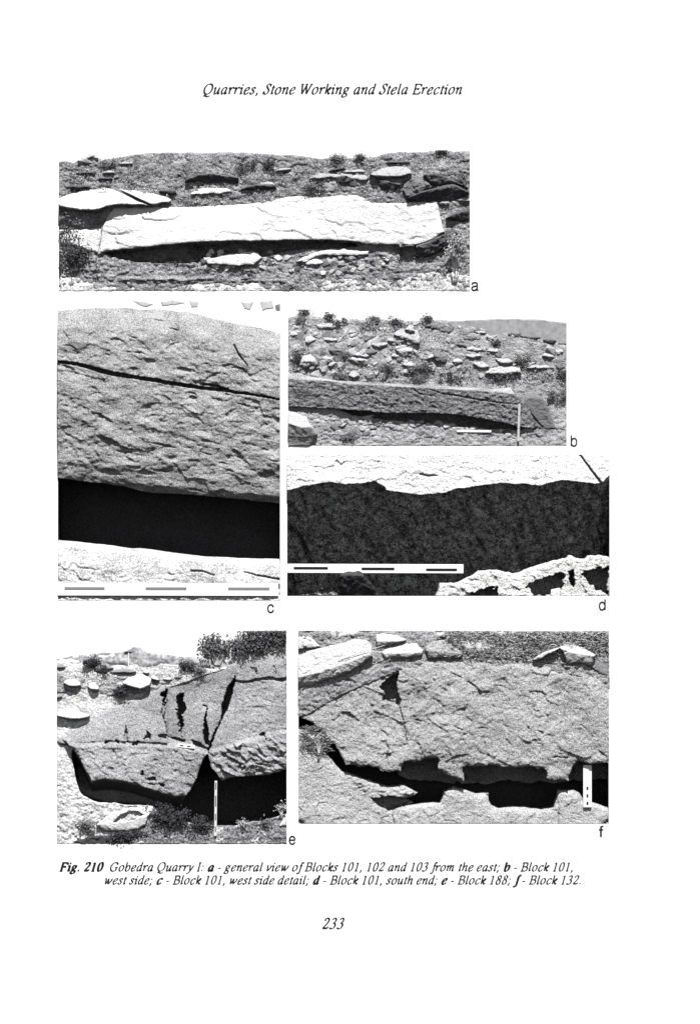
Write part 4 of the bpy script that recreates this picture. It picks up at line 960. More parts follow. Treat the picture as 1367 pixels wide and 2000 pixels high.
# ================================================================== photograph c
def panel_c():
    R = RC
    sheet('sky', R[0], R[1], R[2], 690, 0.06, 'paper')
    crest = C0([(42, 88), (300, 78), (600, 85), (850, 112), (1050, 165), (1200, 190), (1330, 225)])
    lipl = C0([(42, 1068), (200, 1085), (330, 1100), (420, 1112), (560, 1150), (760, 1160), (1000, 1178), (1330, 1212)])
    crest[0] = (R[0], crest[0][1]); crest[-1] = (R[2], crest[-1][1]); lipl[0] = (R[0], lipl[0][1]); lipl[-1] = (R[2], lipl[-1][1])
    tc, tl = lin(crest), lin(lipl)
    def f(X, Y, e):
        y = Y - tc(X); H = tl(X) - tc(X); t = y / H
        D = np.interp(t, [0, .05, .11, .2, .32, .5, .72, .9, .96, 1.0], [0, 14, 25, 32, 35, 35, 30, 19, 13, 3])
        k = np.clip(t * 5, .25, 1) * np.clip((1.02 - t) * 8, .6, 1)
        patchy = 0.35 + 1.3 * np.clip(fbm(X, Y, 90, 2, 3) + .35, 0, 1)
        D = D + k * (8 * fbm(X * .75 + Y * .2, Y * 1.3 - X * .25, 36, 44, 5, .58) + patchy * (dents(X, Y, 300, (114, 600, 547, 970), (3, 19), .38, .25, 4.6, 48, .5) + chips(X, Y, 30, 12, 1.8, 7, .25, .3, .7)) + chips(X, Y, 64, 30, 2.6, 4, .3, .2, .5)) + .6 * fbm(X, Y, 5, 6, 2)
        D = D + crack(X, Y, C0([(20, 390), (150, 405), (250, 432), (350, 460), (430, 474), (600, 500), (700, 518), (800, 533), (900, 545), (1000, 556), (1100, 575), (1200, 587), (1345, 614)]), [2.0, 2.4, 3.0, 3.4, 3.2, 3.0, 3.0, 2.8, 2.6, 2.6, 1.8, 1.4, .9], 45, 1.5)
        D = D + crack(X, Y, C0([(880, 525), (960, 530), (1030, 552)]), [.8, 2, 1], 25, 2, 9)
        D = D + crack(X, Y, C0([(1062, 295), (1090, 350), (1145, 418)]), [.9, 1.1, .5], 12, 1)
        for i, (x, y, w) in enumerate(((640, 1025, 110), (640, 872, 170), (880, 790, 70), (720, 200, 60), (500, 340, 130), (480, 245, 60), (1010, 985, 70), (900, 925, 70), (1240, 905, 40), (1290, 965, 70), (1080, 430, 80), (620, 150, 50), (840, 1135, 90), (1120, 640, 60), (330, 355, 50))):
            D = D + crack(X, Y, C0([(x - w / 2, y - w * .06), (x, y + (4 if i % 2 else -4)), (x + w / 2, y + w * .14)]), [.3, 1.2, .3], 6, 4, 20 + i)
        return D
    poly = crest + lipl[::-1]
    tag(relief('granite_block', poly, f, 1.7, -150, M['c_face'], None, .8, R, 4), 'rough dressed side of a cracked granite block filling photograph c', 'block')
    tag(relief('ground', [(R[0], 900), (R[2], 900), (R[2], R[3]), (R[0], R[3])], lambda X, Y, e: -148 + 4 * fbm(X, Y, 40, 3, 3), 6, -160, M['cavity_dark'], None, 0, R, 3), kind='structure')  # dark backing sheet painting the black of the gap, not real ground
    st = C0([(42, 1426), (200, 1442), (330, 1456), (450, 1472), (580, 1480), (700, 1500), (900, 1522), (1100, 1531), (1330, 1537)]); st[0] = (R[0], st[0][1]); st[-1] = (R[2], st[-1][1])
    ts = lin(st)
    def g(X, Y, e):
        y = Y - ts(X)
        D = np.interp(y, [0, 3, 12, 40, 60, 90], [-26, -16, -8, -3, -2, -2])
        k = np.clip((y - 22) / 18, 0, 1)
        D = D + k * (chips(X, Y, 40, 16, 2.6, 31, .2) + chips(X, Y, 14, 7, 1.3, 33) + .8 * fbm(X, Y, 5, 35, 3)) + .6 * fbm(X, Y, 30, 37, 3)
        D = D + crack(X, Y, C0([(815, 1605), (880, 1607), (950, 1632)]), [1.6, 1.2, .5], 9, 1) + crack(X, Y, C0([(1120, 1610), (1200, 1632), (1330, 1655)]), [.6, 1.3, 1.3], 9, 1)
        return D
    tag(relief('ledge', st + [(R[2], 1141), (R[0], 1141)], g, 1.8, -150, M['c_shelf'], None, .5, R, 9), 'pale bedrock ledge below the black gap in photograph c', 'ledge')
    # rough strip under the scale bar
    low = [(R[0], 1141), (R[2], 1141), (R[2], R[3]), (R[0], R[3])]
    tag(relief('stone_strip', low, lambda X, Y, e: np.minimum(-6 + 5 * fbm(X, Y, 12, 41, 3) + chips(X, Y, 12, 7, 2.5, 43) + 4 * np.clip((Y - 1162) / 8, 0, 1), 0.4), 1.6, -40, M['c_shelf'], None, 0, R, 3), 'rough pale stone strip along the bottom edge of photograph c', 'ledge')
    mk = [(C0.p(a, 0)[0], 1147.0, C0.p(b, 0)[0], 1152.4) for a, b in ((80, 312), (550, 787), (1028, 1268))]
    scale_bar('scale_bar', 'wide white scale bar with three grey dashes along the foot of photograph c', 113.2, 1138.6, 544, 1163.4, 0.2, 2.6, mk, 0.002, 'grey_ink')
    for i, (pts, v, lab) in enumerate((([(470, 36), (560, 40), (600, 62), (560, 70), (520, 62)], 0, 'blurred pale grey stone behind the crest, leftmost of those in photograph c'), ([(640, 38), (720, 34), (780, 50), (700, 66), (650, 60)], 0, 'blurred pale grey stone behind the crest at the top middle of photograph c'),
          ([(800, 34), (850, 38), (848, 66), (815, 70)], 1, 'blurred grey stone right of the middle pale one at the top of photograph c'), ([(1095, 50), (1180, 52), (1160, 90), (1120, 86)], 0, 'blurred grey stone at the top right of photograph c'),
          ([(1210, 45), (1280, 40), (1290, 80), (1230, 92)], 0, 'pale blurred stone just left of the darkest one at the top right of photograph c'), ([(1296, 62), (1330, 55), (1332, 100), (1300, 96)], 2, 'darkest blurred stone in the upper right corner of photograph c'))):
        p = [(min(x, R[2]), y) for x, y in C0(pts)]
        tag(rock(p, M[('c_far', 'c_far', 'b_grey')[v]], (.5, .9), None, 1.5, -2, .1, 16, 1.4, R, 300 + i, .3), lab, 'rock')
panel_c()

# ================================================================== photograph d
def panel_d():
    R = RD
    lipl = D0([(25, 165), (80, 150), (130, 140), (200, 128), (260, 140), (330, 135), (380, 125), (420, 145), (430, 165), (500, 172), (570, 180), (620, 180), (668, 174), (700, 160), (760, 150), (820, 145), (900, 135), (1000, 135), (1060, 145), (1100, 130), (1150, 120), (1200, 125), (1250, 130), (1312, 136), (1344, 100)])
    lipl[0] = (R[0], lipl[0][1]); lipl[-1] = (R[2], lipl[-1][1])
    tl = lin(lipl)
    def f(X, Y, e):
        t = np.clip((Y - R[1]) / (tl(X) - R[1]), 0, 1)
        D = 18 * t + chips(X, Y, 50, 12, 2.5, 3) + chips(X, Y, 16, 6, 1.5, 5) + 1.2 * fbm(X, Y, 6, 7, 3)
        return D * np.clip((Y - R[1]) / 10, 0, 1) + crack(X, Y, D0([(1222, 15), (1262, 70), (1315, 140)]), [.9, 1.4, 2.2], 14, 1) + crack(X, Y, D0([(570, 98), (600, 104), (640, 103)]), [1.5, 1.6, .5], 8, 2)
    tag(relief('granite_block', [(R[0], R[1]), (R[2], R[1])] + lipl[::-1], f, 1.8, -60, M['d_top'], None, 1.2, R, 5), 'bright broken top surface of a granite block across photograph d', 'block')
    def g(X, Y, e):
        y = np.minimum(Y - tl(X), 165)
        D = np.where(y < -1, -14.0, 8 - 0.86 * np.maximum(y, 0))
        k = np.clip((Y - 930) / 25, 0, 1)
        # slanting tool strokes
        D = D + dents(X, Y, 230, (561, 950, 1189, 1160), (8, 34), .24, 1.08, 15, 83, .16)
        return D + chips(X, Y, 22, 16, 6.0, 8, 1.0) + dents(X, Y, 160, (561, 950, 1189, 1160), (5, 22), .4, 1.1, 8, 81) + chips(X, Y, 8, 7, 1.8, 9) + .8 * fbm(X, Y, 4, 7, 2)
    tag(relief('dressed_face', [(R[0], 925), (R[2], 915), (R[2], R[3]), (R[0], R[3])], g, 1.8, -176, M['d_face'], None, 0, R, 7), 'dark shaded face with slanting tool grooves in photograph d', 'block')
    lt = D0([(632, 598), (640, 572), (650, 545), (700, 545), (760, 524), (800, 496), (850, 490), (900, 498), (980, 502), (1020, 490), (1060, 466), (1130, 446), (1190, 437), (1208, 444), (1280, 430), (1344, 438)]); lt[-1] = (R[2], lt[-1][1]); lt[0] = (lt[0][0], R[3])
    pits = [D0([(735, 600), (790, 562), (850, 552), (900, 545), (903, 600)]), D0([(992, 548), (1060, 508), (1100, 492), (1168, 476), (1172, 540), (1152, 592), (1035, 598), (1010, 570)]), D0([(1178, 474), (1198, 466), (1212, 540), (1200, 562), (1180, 546)]), D0([(1215, 490), (1280, 466), (1350, 456), (1350, 594), (1290, 574), (1250, 530)])]
    def h(X, Y, e):
        D = -5 + chips(X, Y, 30, 18, 3.2, 21, 0, .3) + chips(X, Y, 9, 6, 1.3, 22, 0, .3) + 1.8 * fbm(X, Y, 8, 23, 4) - 5 * np.exp(-e / 2.0)
        D = np.minimum(D, 1.0)
        for i, p in enumerate(pits): c = np.mean(p, 0); D = D + pit(X, Y, [(c[0] + .84 * (x - c[0]), c[1] + 5 + .78 * (y - c[1])) for x, y in p], 70, 7, 25 + i, 9)
        return D
    tag(relief('broken_rock', lt + [(R[2], R[3])], h, 1.6, -120, M['d_top'], None, 3.0, R, 9), 'bright broken rock with dark hollows, lower right of photograph d', 'rock')
    px, py = D0.p(1125, 590)
    stone('pebble', px, py - 4, 22, 17, 'a_block', 'round white pebble at the bottom edge of photograph d', 'stone', None, d=-5, thick=12, k=2)
    mk = []
    for a, b, y in ((50, 190, 484), (328, 463, 486), (593, 720, 489)):
        p = D0.p(a, y); q = D0.p(b, y); mk.append((p[0], p[1] - 2.5, q[0], p[1] + 2.5))
    scale_bar('scale_bar', 'long white scale bar with three black dashes resting on a lump in photograph d', 561.2, 1101.8, 905, 1119.6, -22, -16, mk, 0.003)
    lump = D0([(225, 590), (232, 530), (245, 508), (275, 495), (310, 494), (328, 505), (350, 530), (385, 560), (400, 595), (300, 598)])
    r = rock(lump, M['near_black'], (-14, -4, -30), ridge=D0([(225, 510), (400, 515)]), res=1.6, back=-120, ch=2, cs=18, rect=R, s=44, name='lump')  # near-black colour paints the shade the lump lies in
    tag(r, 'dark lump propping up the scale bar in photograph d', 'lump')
panel_d()

# ================================================================== photograph e
def panel_e():
    R = RE
    sheet('sky', R[0], R[1], R[2], 1310, 0.06, 'paper')
    hs_ = E0([(35, 188), (100, 174), (200, 163), (290, 152), (340, 158), (420, 142), (458, 120), (490, 126), (530, 155), (600, 162), (680, 172), (740, 178), (830, 176), (1000, 150), (1100, 150)]); hs_[0] = (R[0], hs_[0][1])
    tag(relief('hill', hs_ + [(490, 1310), (R[0], 1310)], lambda X, Y, e: np.minimum(1.2 + 6 * fbm(X, Y * 2.2, 40, 3, 5), .2 + e * .5), 2.0, -8, M['e_far'], None, .5, R, 4), kind='structure')
    gt = E0([(35, 205), (120, 215), (260, 225), (420, 228), (560, 205), (700, 225), (900, 240), (1000, 230)]); gt[0] = (R[0], gt[0][1])
    poly = gt + E0([(1000, 235), (860, 272), (760, 310), (650, 350), (560, 385), (500, 420), (420, 445), (300, 495), (200, 560), (122, 640), (118, 760), (132, 850), (152, 908), (182, 944), (232, 969), (330, 984), (480, 994), (568, 1000), (620, 1060), (720, 1085), (860, 1112), (1000, 1112), (1060, 1096), (1140, 1092), (1200, 1078), (1300, 1042)]) + [(R[2], R[3]), (R[0], R[3])]
    poly[-3] = (R[2], poly[-3][1])
    def g(X, Y, e):
        D = 3 - 5.5 * np.clip((Y - 1320) / 50, 0, 1) + 5 * fbm(X, Y, 60, 2, 3)
        low = np.clip((Y - 1480) / 60, 0, 1)
        D = D + (.5 + .8 * low) * (chips(X, Y, 14, 7, 1.7, 4, .2) + 1.5 * fbm(X, Y, 6, 6, 3)) + low * pebbles(X, Y, 9, 6, 1.4, 8)
        D = np.maximum(D, 2.2 - 12 * np.clip((Y - 1316) / 40, 0, 1))
        return np.minimum(np.minimum(D, 1.8 + (Y - 1290) * .3), 0.6 + .6 * np.maximum(R[3] - 8 - Y, 0))
    tag(relief('ground', poly, g, 1.9, -20, M['e_ground'], None, 1.5, R, 6), kind='structure')
    tag(relief('slope', E0([(33, 240), (120, 232), (260, 236), (420, 244), (520, 258), (640, 275), (700, 262), (760, 280), (700, 318), (560, 362), (430, 395), (380, 400), (300, 385), (180, 392), (100, 372), (33, 380)]), lambda X, Y, e: 2.6 + 4 * fbm(X, Y * 1.5, 26, 72, 3) + chips(X, Y, 14, 7, 2.0, 74) + pebbles(X, Y, 8, 5, 1.0, 76) - 4 * np.exp(-e / 6), 1.8, -6, M['e_slope'], None, 3, R, 78), kind='structure')
    tag(relief('cavity_backing', [(260, 1440), (R[2], 1440), (R[2], R[3]), (260, R[3])], lambda X, Y, e: -128 + 6 * fbm(X, Y, 40, 3, 3), 6, -150, M['cavity_dark'], None, 0, R, 3), kind='structure')  # near-black backing behind the opening, deep shade put into its colour

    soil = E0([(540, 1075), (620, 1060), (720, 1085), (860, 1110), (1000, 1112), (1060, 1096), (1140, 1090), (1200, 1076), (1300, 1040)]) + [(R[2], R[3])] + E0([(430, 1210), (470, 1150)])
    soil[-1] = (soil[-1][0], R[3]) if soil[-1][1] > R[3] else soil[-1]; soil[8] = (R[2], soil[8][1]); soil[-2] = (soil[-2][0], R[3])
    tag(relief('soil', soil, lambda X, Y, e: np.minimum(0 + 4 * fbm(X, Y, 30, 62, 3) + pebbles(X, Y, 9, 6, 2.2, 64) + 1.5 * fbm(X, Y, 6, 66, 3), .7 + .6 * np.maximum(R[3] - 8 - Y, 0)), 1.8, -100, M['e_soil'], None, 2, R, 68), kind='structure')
    # the great split block
    topl = E0([(60, 632), (110, 592), (220, 522), (300, 472), (420, 422), (500, 396), (560, 356), (640, 330), (760, 290), (860, 252), (1000, 215), (1130, 166), (1250, 135), (1300, 140)]); topl[-1] = (R[2], topl[-1][1])
    lipr = E0([(1300, 792), (1200, 826), (1100, 832), (1000, 836), (940, 856), (915, 818), (880, 786), (868, 716)]); lipr[0] = (R[2], lipr[0][1])
    lipb = E0([(856, 712), (830, 766), (800, 846), (770, 896), (745, 938), (680, 943), (580, 918), (500, 888), (470, 872), (400, 862), (300, 850), (225, 862), (210, 828), (185, 785), (165, 735), (140, 690), (118, 668)])
    poly = topl + lipr + lipb
    seam = lin(E0([(60, 640), (160, 650), (300, 640), (500, 645), (700, 655), (860, 690), (1000, 652), (1160, 602), (1300, 570)]))
    tt = lin(topl)
    wedge1 = E0([(712, 372), (735, 385), (728, 420), (748, 455), (735, 480), (722, 500), (726, 540), (712, 618), (706, 560), (700, 520), (688, 490), (692, 440), (690, 405)])
    wedge2 = E0([(861, 445), (852, 520), (868, 600), (868, 668), (846, 655), (838, 600), (845, 510)])
    wedge3 = E0([(1024, 272), (1014, 300), (1002, 360), (985, 435), (960, 490), (930, 545), (900, 615), (872, 700), (862, 690), (895, 600), (930, 535), (942, 480), (940, 440), (975, 340), (1010, 290)])
    left_pit = E0([(645, 335), (640, 390), (622, 450), (622, 405), (602, 400), (604, 380), (625, 375)])
    notches = [E0(q) for q in ([(410, 545), (420, 580), (432, 640), (412, 652), (408, 600)], [(360, 625), (378, 640), (375, 655), (352, 645)], [(535, 585), (552, 610), (545, 650), (538, 625), (505, 632), (520, 618)],
               [(585, 610), (640, 600), (642, 632), (625, 620), (600, 622)], [(645, 618), (700, 625), (745, 640), (720, 650), (680, 640)], [(775, 632), (820, 650), (868, 690), (850, 705), (815, 680), (790, 665)],
               [(445, 662), (470, 640), (485, 635), (468, 668)], [(300, 636), (330, 640), (310, 655), (290, 650)], [(1140, 605), (1178, 590), (1182, 640), (1172, 612)], [(1095, 232), (1130, 240), (1135, 272), (1122, 262)], [(1230, 215), (1238, 235), (1236, 268), (1228, 250)],
               [(535, 840), (575, 838), (585, 858), (545, 858)], [(500, 800), (510, 800), (508, 832), (500, 828)], [(595, 870), (632, 880), (620, 892), (600, 885)])]
    def f(X, Y, e):
        S = seam(X); T = tt(X)
        up = np.clip((Y - T) / np.maximum(S - T, 4), 0, 1); dn = np.clip((Y - S) / 90.0, 0, 1)
        D = np.where(Y < S, 2 + 9 * up ** .8, 11 + 5 * dn)
        # pale step along the seam
        D = D + 9 * np.clip((Y - S) / 8, 0, 1)
        # the recessed centre panel and right-hand blocks
        D = D - 4 * inside(X, Y, E0([(645, 330), (1020, 205), (1024, 275), (868, 690), (700, 640), (640, 620), (622, 500), (640, 400)]))
        cen = inside(X, Y, E0([(645, 330), (1020, 205), (1024, 275), (868, 690), (700, 640), (640, 620), (622, 500), (640, 400)]))
        D = D + np.where(cen & (Y < S), 5 - .13 * (Y - 1310), 0) + np.where((X < E0.p(640, 0)[0]) & (Y < S), .06 * (Y - T), 0) + 2.5 * fbm(X, Y, 45, 151, 4)
        low = (Y > S)
        right = X > E0.p(866, 0)[0]
        D = D + np.where(low, chips(X, Y, 13, 9, 2.0, 5, .3) + chips(X, Y, 30, 18, 2.0, 7) + dents(X, Y, 120, (150, 1450, 380, 1560), (3, 9), .6, .8, 3.0, 91), chips(X, Y, 34, 26, .9, 9) + .4 * chips(X, Y, 9, 8, 1.2, 10))
        D = D + np.where(low & right, chips(X, Y, 30, 12, 6, 12, .5) - 14 * np.clip((Y - S - 25) / 45, 0, 1), 0)
        D = D + .8 * fbm(X, Y, 7, 11, 3)
        sm = lin(E0([(1010, 312), (1100, 308), (1200, 298), (1300, 300)]))
        pr = (X > E0.p(1015, 0)[0]) & (Y > sm(X))
        D = D + np.where(pr, -4 + chips(X, Y, 8, 7, 1.5, 17), 0)
        D = D + crack(X, Y, E0([(1020, 314), (1100, 308), (1200, 296), (1300, 300)]), [.6, 2.0, 2.4, 2.8], 9, 5, 19)
        D = D + crack(X, Y, E0([(1055, 440), (1056, 520), (1050, 600)]), [.5, .8, 1.0], 6, 1) + crack(X, Y, E0([(838, 445), (858, 452)]), [.8, .8], 8, 1)
        D = D + crack(X, Y, E0([(640, 340), (622, 440), (608, 490), (628, 540), (640, 600)]), [1.5, 1.2, 1.6, 1, .6], 10, 2)
        for i, p in enumerate([wedge1, wedge2, wedge3, left_pit]): D = D + pit(X, Y, p, 60, 6 if i in (0, 3) else 2.5, 30 + i, 6)
        for i, p in enumerate(notches): D = D + pit(X, Y, p, 14, 3.5, 40 + i, 7)
        D = D - 3 * np.exp(-e / 2.5)
        return np.where(Y < T + 6, np.minimum(D, 2 + (Y - T)), D)
    o = relief('granite_block', poly, f, 1.6, -40, M['e_block'], None, 1.3, R, 8)
    tag(o, 'huge split granite block with black cracks filling photograph e', 'block')
    un = E0([(118, 668), (140, 690), (165, 735), (185, 785), (210, 828), (225, 862), (300, 850), (400, 862), (470, 872), (500, 888), (580, 918), (680, 943), (745, 938), (720, 985), (640, 1010), (565, 1002), (480, 995), (330, 985), (230, 970), (180, 950), (145, 915), (122, 850), (112, 760)])
    ul = lin(E0([(118, 668), (165, 740), (210, 828), (225, 862), (300, 850), (400, 862), (500, 888), (580, 918), (680, 943), (745, 938)]))
    u = relief('underside', un, lambda X, Y, e: np.clip(19 - np.maximum(Y - ul(X), 0) * 5, -95, 50) * np.clip((X - 137) / 12, .15, 1) + chips(X, Y, 14, 10, 2, 3) - 2 * np.exp(-e / 3), 1.8, -100, M['e_block'], o, .8, R, 9)
    # right piece's underside strip, catching a little light
    T = [
     (E0, [(398, 312), (425, 288), (465, 275), (510, 266), (552, 300), (545, 335), (495, 357), (440, 342), (405, 330)], 'e_rock', (3, 22, 18), [(398, 322), (440, 335), (495, 350), (552, 318)], 'bright boulder with a black underside, upper middle left in photograph e'),
     (E0, [(70, 318), (90, 298), (120, 294), (160, 315), (168, 335), (140, 352), (100, 342)], 'e_rock', (2, 14, 5), [(70, 325), (110, 335), (168, 335)], 'white oval rock on the left slope of photograph e'),
     (E0, [(205, 345), (220, 318), (245, 316), (270, 340), (262, 368), (240, 374), (222, 362)], 'e_rock', (2, 14, 4), [(205, 350), (270, 356)], 'small white rock right of the oval rock in photograph e'),
     (E0, [(238, 250), (250, 215), (285, 202), (320, 218), (345, 240), (300, 262), (255, 272)], 'e_grey', (2, 10, 4), [(238, 238), (345, 238)], 'grey rounded boulder behind the slope in photograph e'),
     (E0, [(330, 262), (370, 245), (430, 235), (472, 258), (440, 272), (395, 280), (350, 272)], 'e_grey', (1, 9, 2), [(330, 262), (400, 258), (472, 262)], 'long grey rock right of the rounded boulder in photograph e'),
     (E0, [(285, 300), (330, 275), (400, 280), (415, 300), (390, 350), (340, 372), (300, 340)], 'e_grey', (1, 4), None, 'grey sloping slab left of the bright boulder in photograph e'),
     (E0, [(505, 258), (520, 248), (540, 258), (536, 275), (515, 275)], 'e_rock', (2, 10, 5), [(505, 265), (540, 265)], 'small white stone on top right of the bright boulder in photograph e'),
     (E0, [(545, 285), (565, 275), (598, 300), (590, 312), (560, 305)], 'e_rock', (2, 8, 2), [(545, 294), (598, 304)], 'small rock right of the bright boulder in photograph e'),
     (E0, [(35, 480), (80, 460), (140, 465), (218, 500), (205, 520), (160, 528), (130, 522), (80, 520), (35, 508)], 'e_rock', (2, 22, 14), [(35, 498), (90, 512), (150, 516), (218, 502)], 'wide pale rock with a dark underside at the left edge of photograph e'),
     (E0, [(33, 395), (60, 384), (66, 394), (33, 414)], 'e_grey', (2, 8, 0), [(33, 398), (66, 390)], 'small dark edged rock at the left edge of photograph e'),
     (E0, [(35, 225), (60, 218), (85, 235), (60, 245), (35, 248)], 'e_grey', (1, 6, 1), [(35, 232), (85, 236)], 'flat grey rock in the far upper left of photograph e'),
     (E0, [(500, 235), (560, 215), (660, 230), (775, 282), (740, 292), (640, 262)], 'e_rock', (1, 6), None, 'pale rounded hump behind the block in photograph e'),
     (E0, [(615, 300), (640, 290), (668, 300), (650, 312)], 'e_rock', (2, 7, 2), [(615, 303), (668, 304)], 'small pale stone by the top edge of the block in photograph e'),
     (E0, [(680, 290), (700, 270), (742, 285), (715, 302)], 'e_grey', (1, 6, 2), [(680, 290), (742, 288)], 'dark small rock by the top edge of the block in photograph e'),
     (E0, [(255, 1100), (300, 1055), (360, 1030), (440, 1005), (565, 1000), (560, 1030), (530, 1060), (520, 1100), (470, 1130), (380, 1140), (300, 1135)], 'e_rock', (2, 12, 8), [(255, 1105), (400, 1095), (565, 1040)], 'white slab with a dark hollow under the block in photograph e'),
     (E0, [(35, 1207), (85, 1206), (150, 1185), (180, 1172), (280, 1160), (400, 1156), (440, 1170), (430, 1207)], 'near_black', (4, 1), None, 'black painted shadow shape along the bottom left edge of photograph e'),  # near-black piece painting a shadow, not a rock of its own
     (E0, [(1258, 1110), (1275, 1070), (1300, 1045), (1300, 1105)], 'e_rock', (3, 10), None, 'white stone at the lower right edge of photograph e'),
     (E0, [(38, 640), (60, 622), (110, 640), (120, 668), (80, 672), (50, 660)], 'e_grey', (2, 8, 1), [(38, 650), (120, 655)], 'dark stones at the left tip of the block in photograph e'),
     (E0, [(470, 1195), (500, 1183), (525, 1195), (520, 1205), (470, 1205)], 'e_rock', (1, 2, 1), [(470, 1198), (525, 1198)], 'rounded pale stone at the bottom edge of photograph e'),
    ]
    hollow = E0([(345, 1088), (380, 1050), (430, 1028), (480, 1030), (512, 1045), (470, 1070), (400, 1085)])
    for i, (F, pts, m, d, rg, lab) in enumerate(T):
        pts = [(min(max(x, R[0]), R[2]), min(y, R[3])) for x, y in F(pts)]
        ext = (lambda X, Y: pit(X, Y, hollow, 18, 2)) if 'hollow' in lab else None
        if max(q[1] for q in pts) < 1362 and i not in (5, 11): d = tuple(v * 1.2 + 6 for v in d)
        tag(rock(pts, M[m], d, F(rg) if rg else None, 1.5, -8, 1.3, 13, 1.0, R, 140 + i, 2.5, extra=ext, k=.65), lab, 'rock')
    for n in range(90):
        x = rng.uniform(45, 560) if n < 60 else rng.uniform(700, 1280)
        y = rng.uniform(1010, 1180) if n < 60 else rng.uniform(1115, 1182)
        px, py = E0.p(x, y); w = rng.uniform(4, 9)
        stone('loose_stone', px, py, w, w * .6, rng.choice(['e_rock', 'e_grey']), 'small loose stone on the ground under the block in photograph e', 'stone', 'stones on the ground of photograph e', d=rng.uniform(-2, 0), thick=w * .45, rot=rng.uniform(-.4, .4))
    # scale rods
    mk = []
    for a, b in ((868, 905), (940, 1000), (1040, 1075), (1110, 1140)):
        x, y = E0.p(907, a); y2 = E0.p(0, b)[1]; mk.append((x - .9, y, x + .9, y2))
    x0, y0 = E0.p(900, 858); x1, y1 = E0.p(914, 1163)
    scale_bar('ranging_rod', 'banded rod standing upright in front of the black hollow in photograph e', x0, y0, x1, y1, 22, 25, mk, 0.012, cat='rod', foot=3)
    x0, y0 = E0.p(699, 657); x1, y1 = E0.p(793, 677)
    scale_bar('scale_bar', 'little white scale bar lying on the seam of the block in photograph e', x0, y0, x1, y1, 19, 21, [(x0 + 4, y0 + 2.4, x0 + 11, y0 + 4.4), (x0 + 18, y0 + 2.4, x0 + 25, y0 + 4.4)], 0.10)
    x, y = E0.p(428, 190)
    put_pole = put('pole', box_mesh('pole', x - .8, y - 13, x + .8, y + 14, 2, 3.6), M['bar'])
    tag(put_pole, 'thin white pole standing on the far hillside in photograph e', 'pole')
    put('crossbar', box_mesh('crossbar', x - 8, y - 14.5, x + 6, y - 12.5, 2, 3.6), M['ink'], put_pole)
    # trees and plants
    def tree(label, cx, by, w, h, seed, n, ht):
        x, y = E0.p(cx, by)
        o = shrub('tree', label, 'tree', x, y, w / 2.82, h / 2.82, d0=3, n_stem=8, n_leaf=n, sz=5.4, lm='tree_leaf', tm='pale_twig', seed=seed, r0=1.5, slim=.6, lift=.12, rect=R, fill=1.5, depth=16)
        for c in o.children:
            c.name = 'trunk' if c.name.startswith('stems') else 'crown'
    tree('smaller leafy tree standing alone behind the block in photograph e', 915, 222, 165, 165, 11, 420, .4)
    tree('broad leafy tree behind the block right of the smaller one in photograph e', 1105, 196, 170, 150, 12, 900, .3)
    tree('dense leafy tree cut by the upper right corner of photograph e', 1235, 150, 160, 140, 13, 900, .3)
    for i, (x, y, w, h, n, m, lab) in enumerate(((228, 240, 90, 56, 420, 'leaf', 'round dark bush on the left horizon of photograph e'), (732, 256, 40, 54, 160, 'leaf', 'small pointed dark tree left of its twin behind the block in photograph e'),
          (772, 262, 36, 50, 150, 'leaf', 'small pointed dark tree right of its twin behind the block in photograph e'), (815, 270, 70, 30, 130, 'leaf_mid', 'low grey hedge right of the two pointed trees in photograph e'),
          (390, 400, 80, 66, 240, 'leaf', 'leafy bush left under the bright boulder in photograph e'), (290, 268, 50, 40, 140, 'leaf', 'dark bush in front of the grey rounded boulder in photograph e'),
          (640, 1160, 190, 180, 900, 'leaf', 'large dark shrub under the left part of the block in photograph e'), (830, 1150, 120, 90, 300, 'leaf', 'low dark shrub left of the standing rod in photograph e'),
          (420, 1204, 180, 70, 420, 'leaf', 'dark leafy plant along the bottom edge of photograph e'), (200, 1130, 120, 50, 120, 'leaf_mid', 'thin grey weeds on the pale ground in photograph e'),
          (1060, 1110, 80, 46, 60, 'leaf_pale', 'small white flowered plant in the mouth of the hollow in photograph e'), (1268, 1045, 70, 66, 60, 'leaf_pale', 'pale twig plant at the right edge of photograph e'), (1170, 1115, 60, 40, 70, 'leaf_mid', 'grey weed right of the white flowered plant in photograph e'))):
        px, py = E0.p(x, y)
        big = w > 150
        shrub('bush', lab, 'bush', px, min(py, R[3] - 1), w / 2.82, h / 2.82, d0=6 if y < 600 else (0.5 if y > 1195 else 3 if y > 1100 else 8), n_stem=7, depth=2 if y > 1195 else 8, n_leaf=n, sz=4.6 if y > 900 else 3.6, lm=m, tm='pale_twig' if m == 'leaf_pale' else 'twig', seed=400 + i, r0=.8, rect=R, fill=1.1)
panel_e()

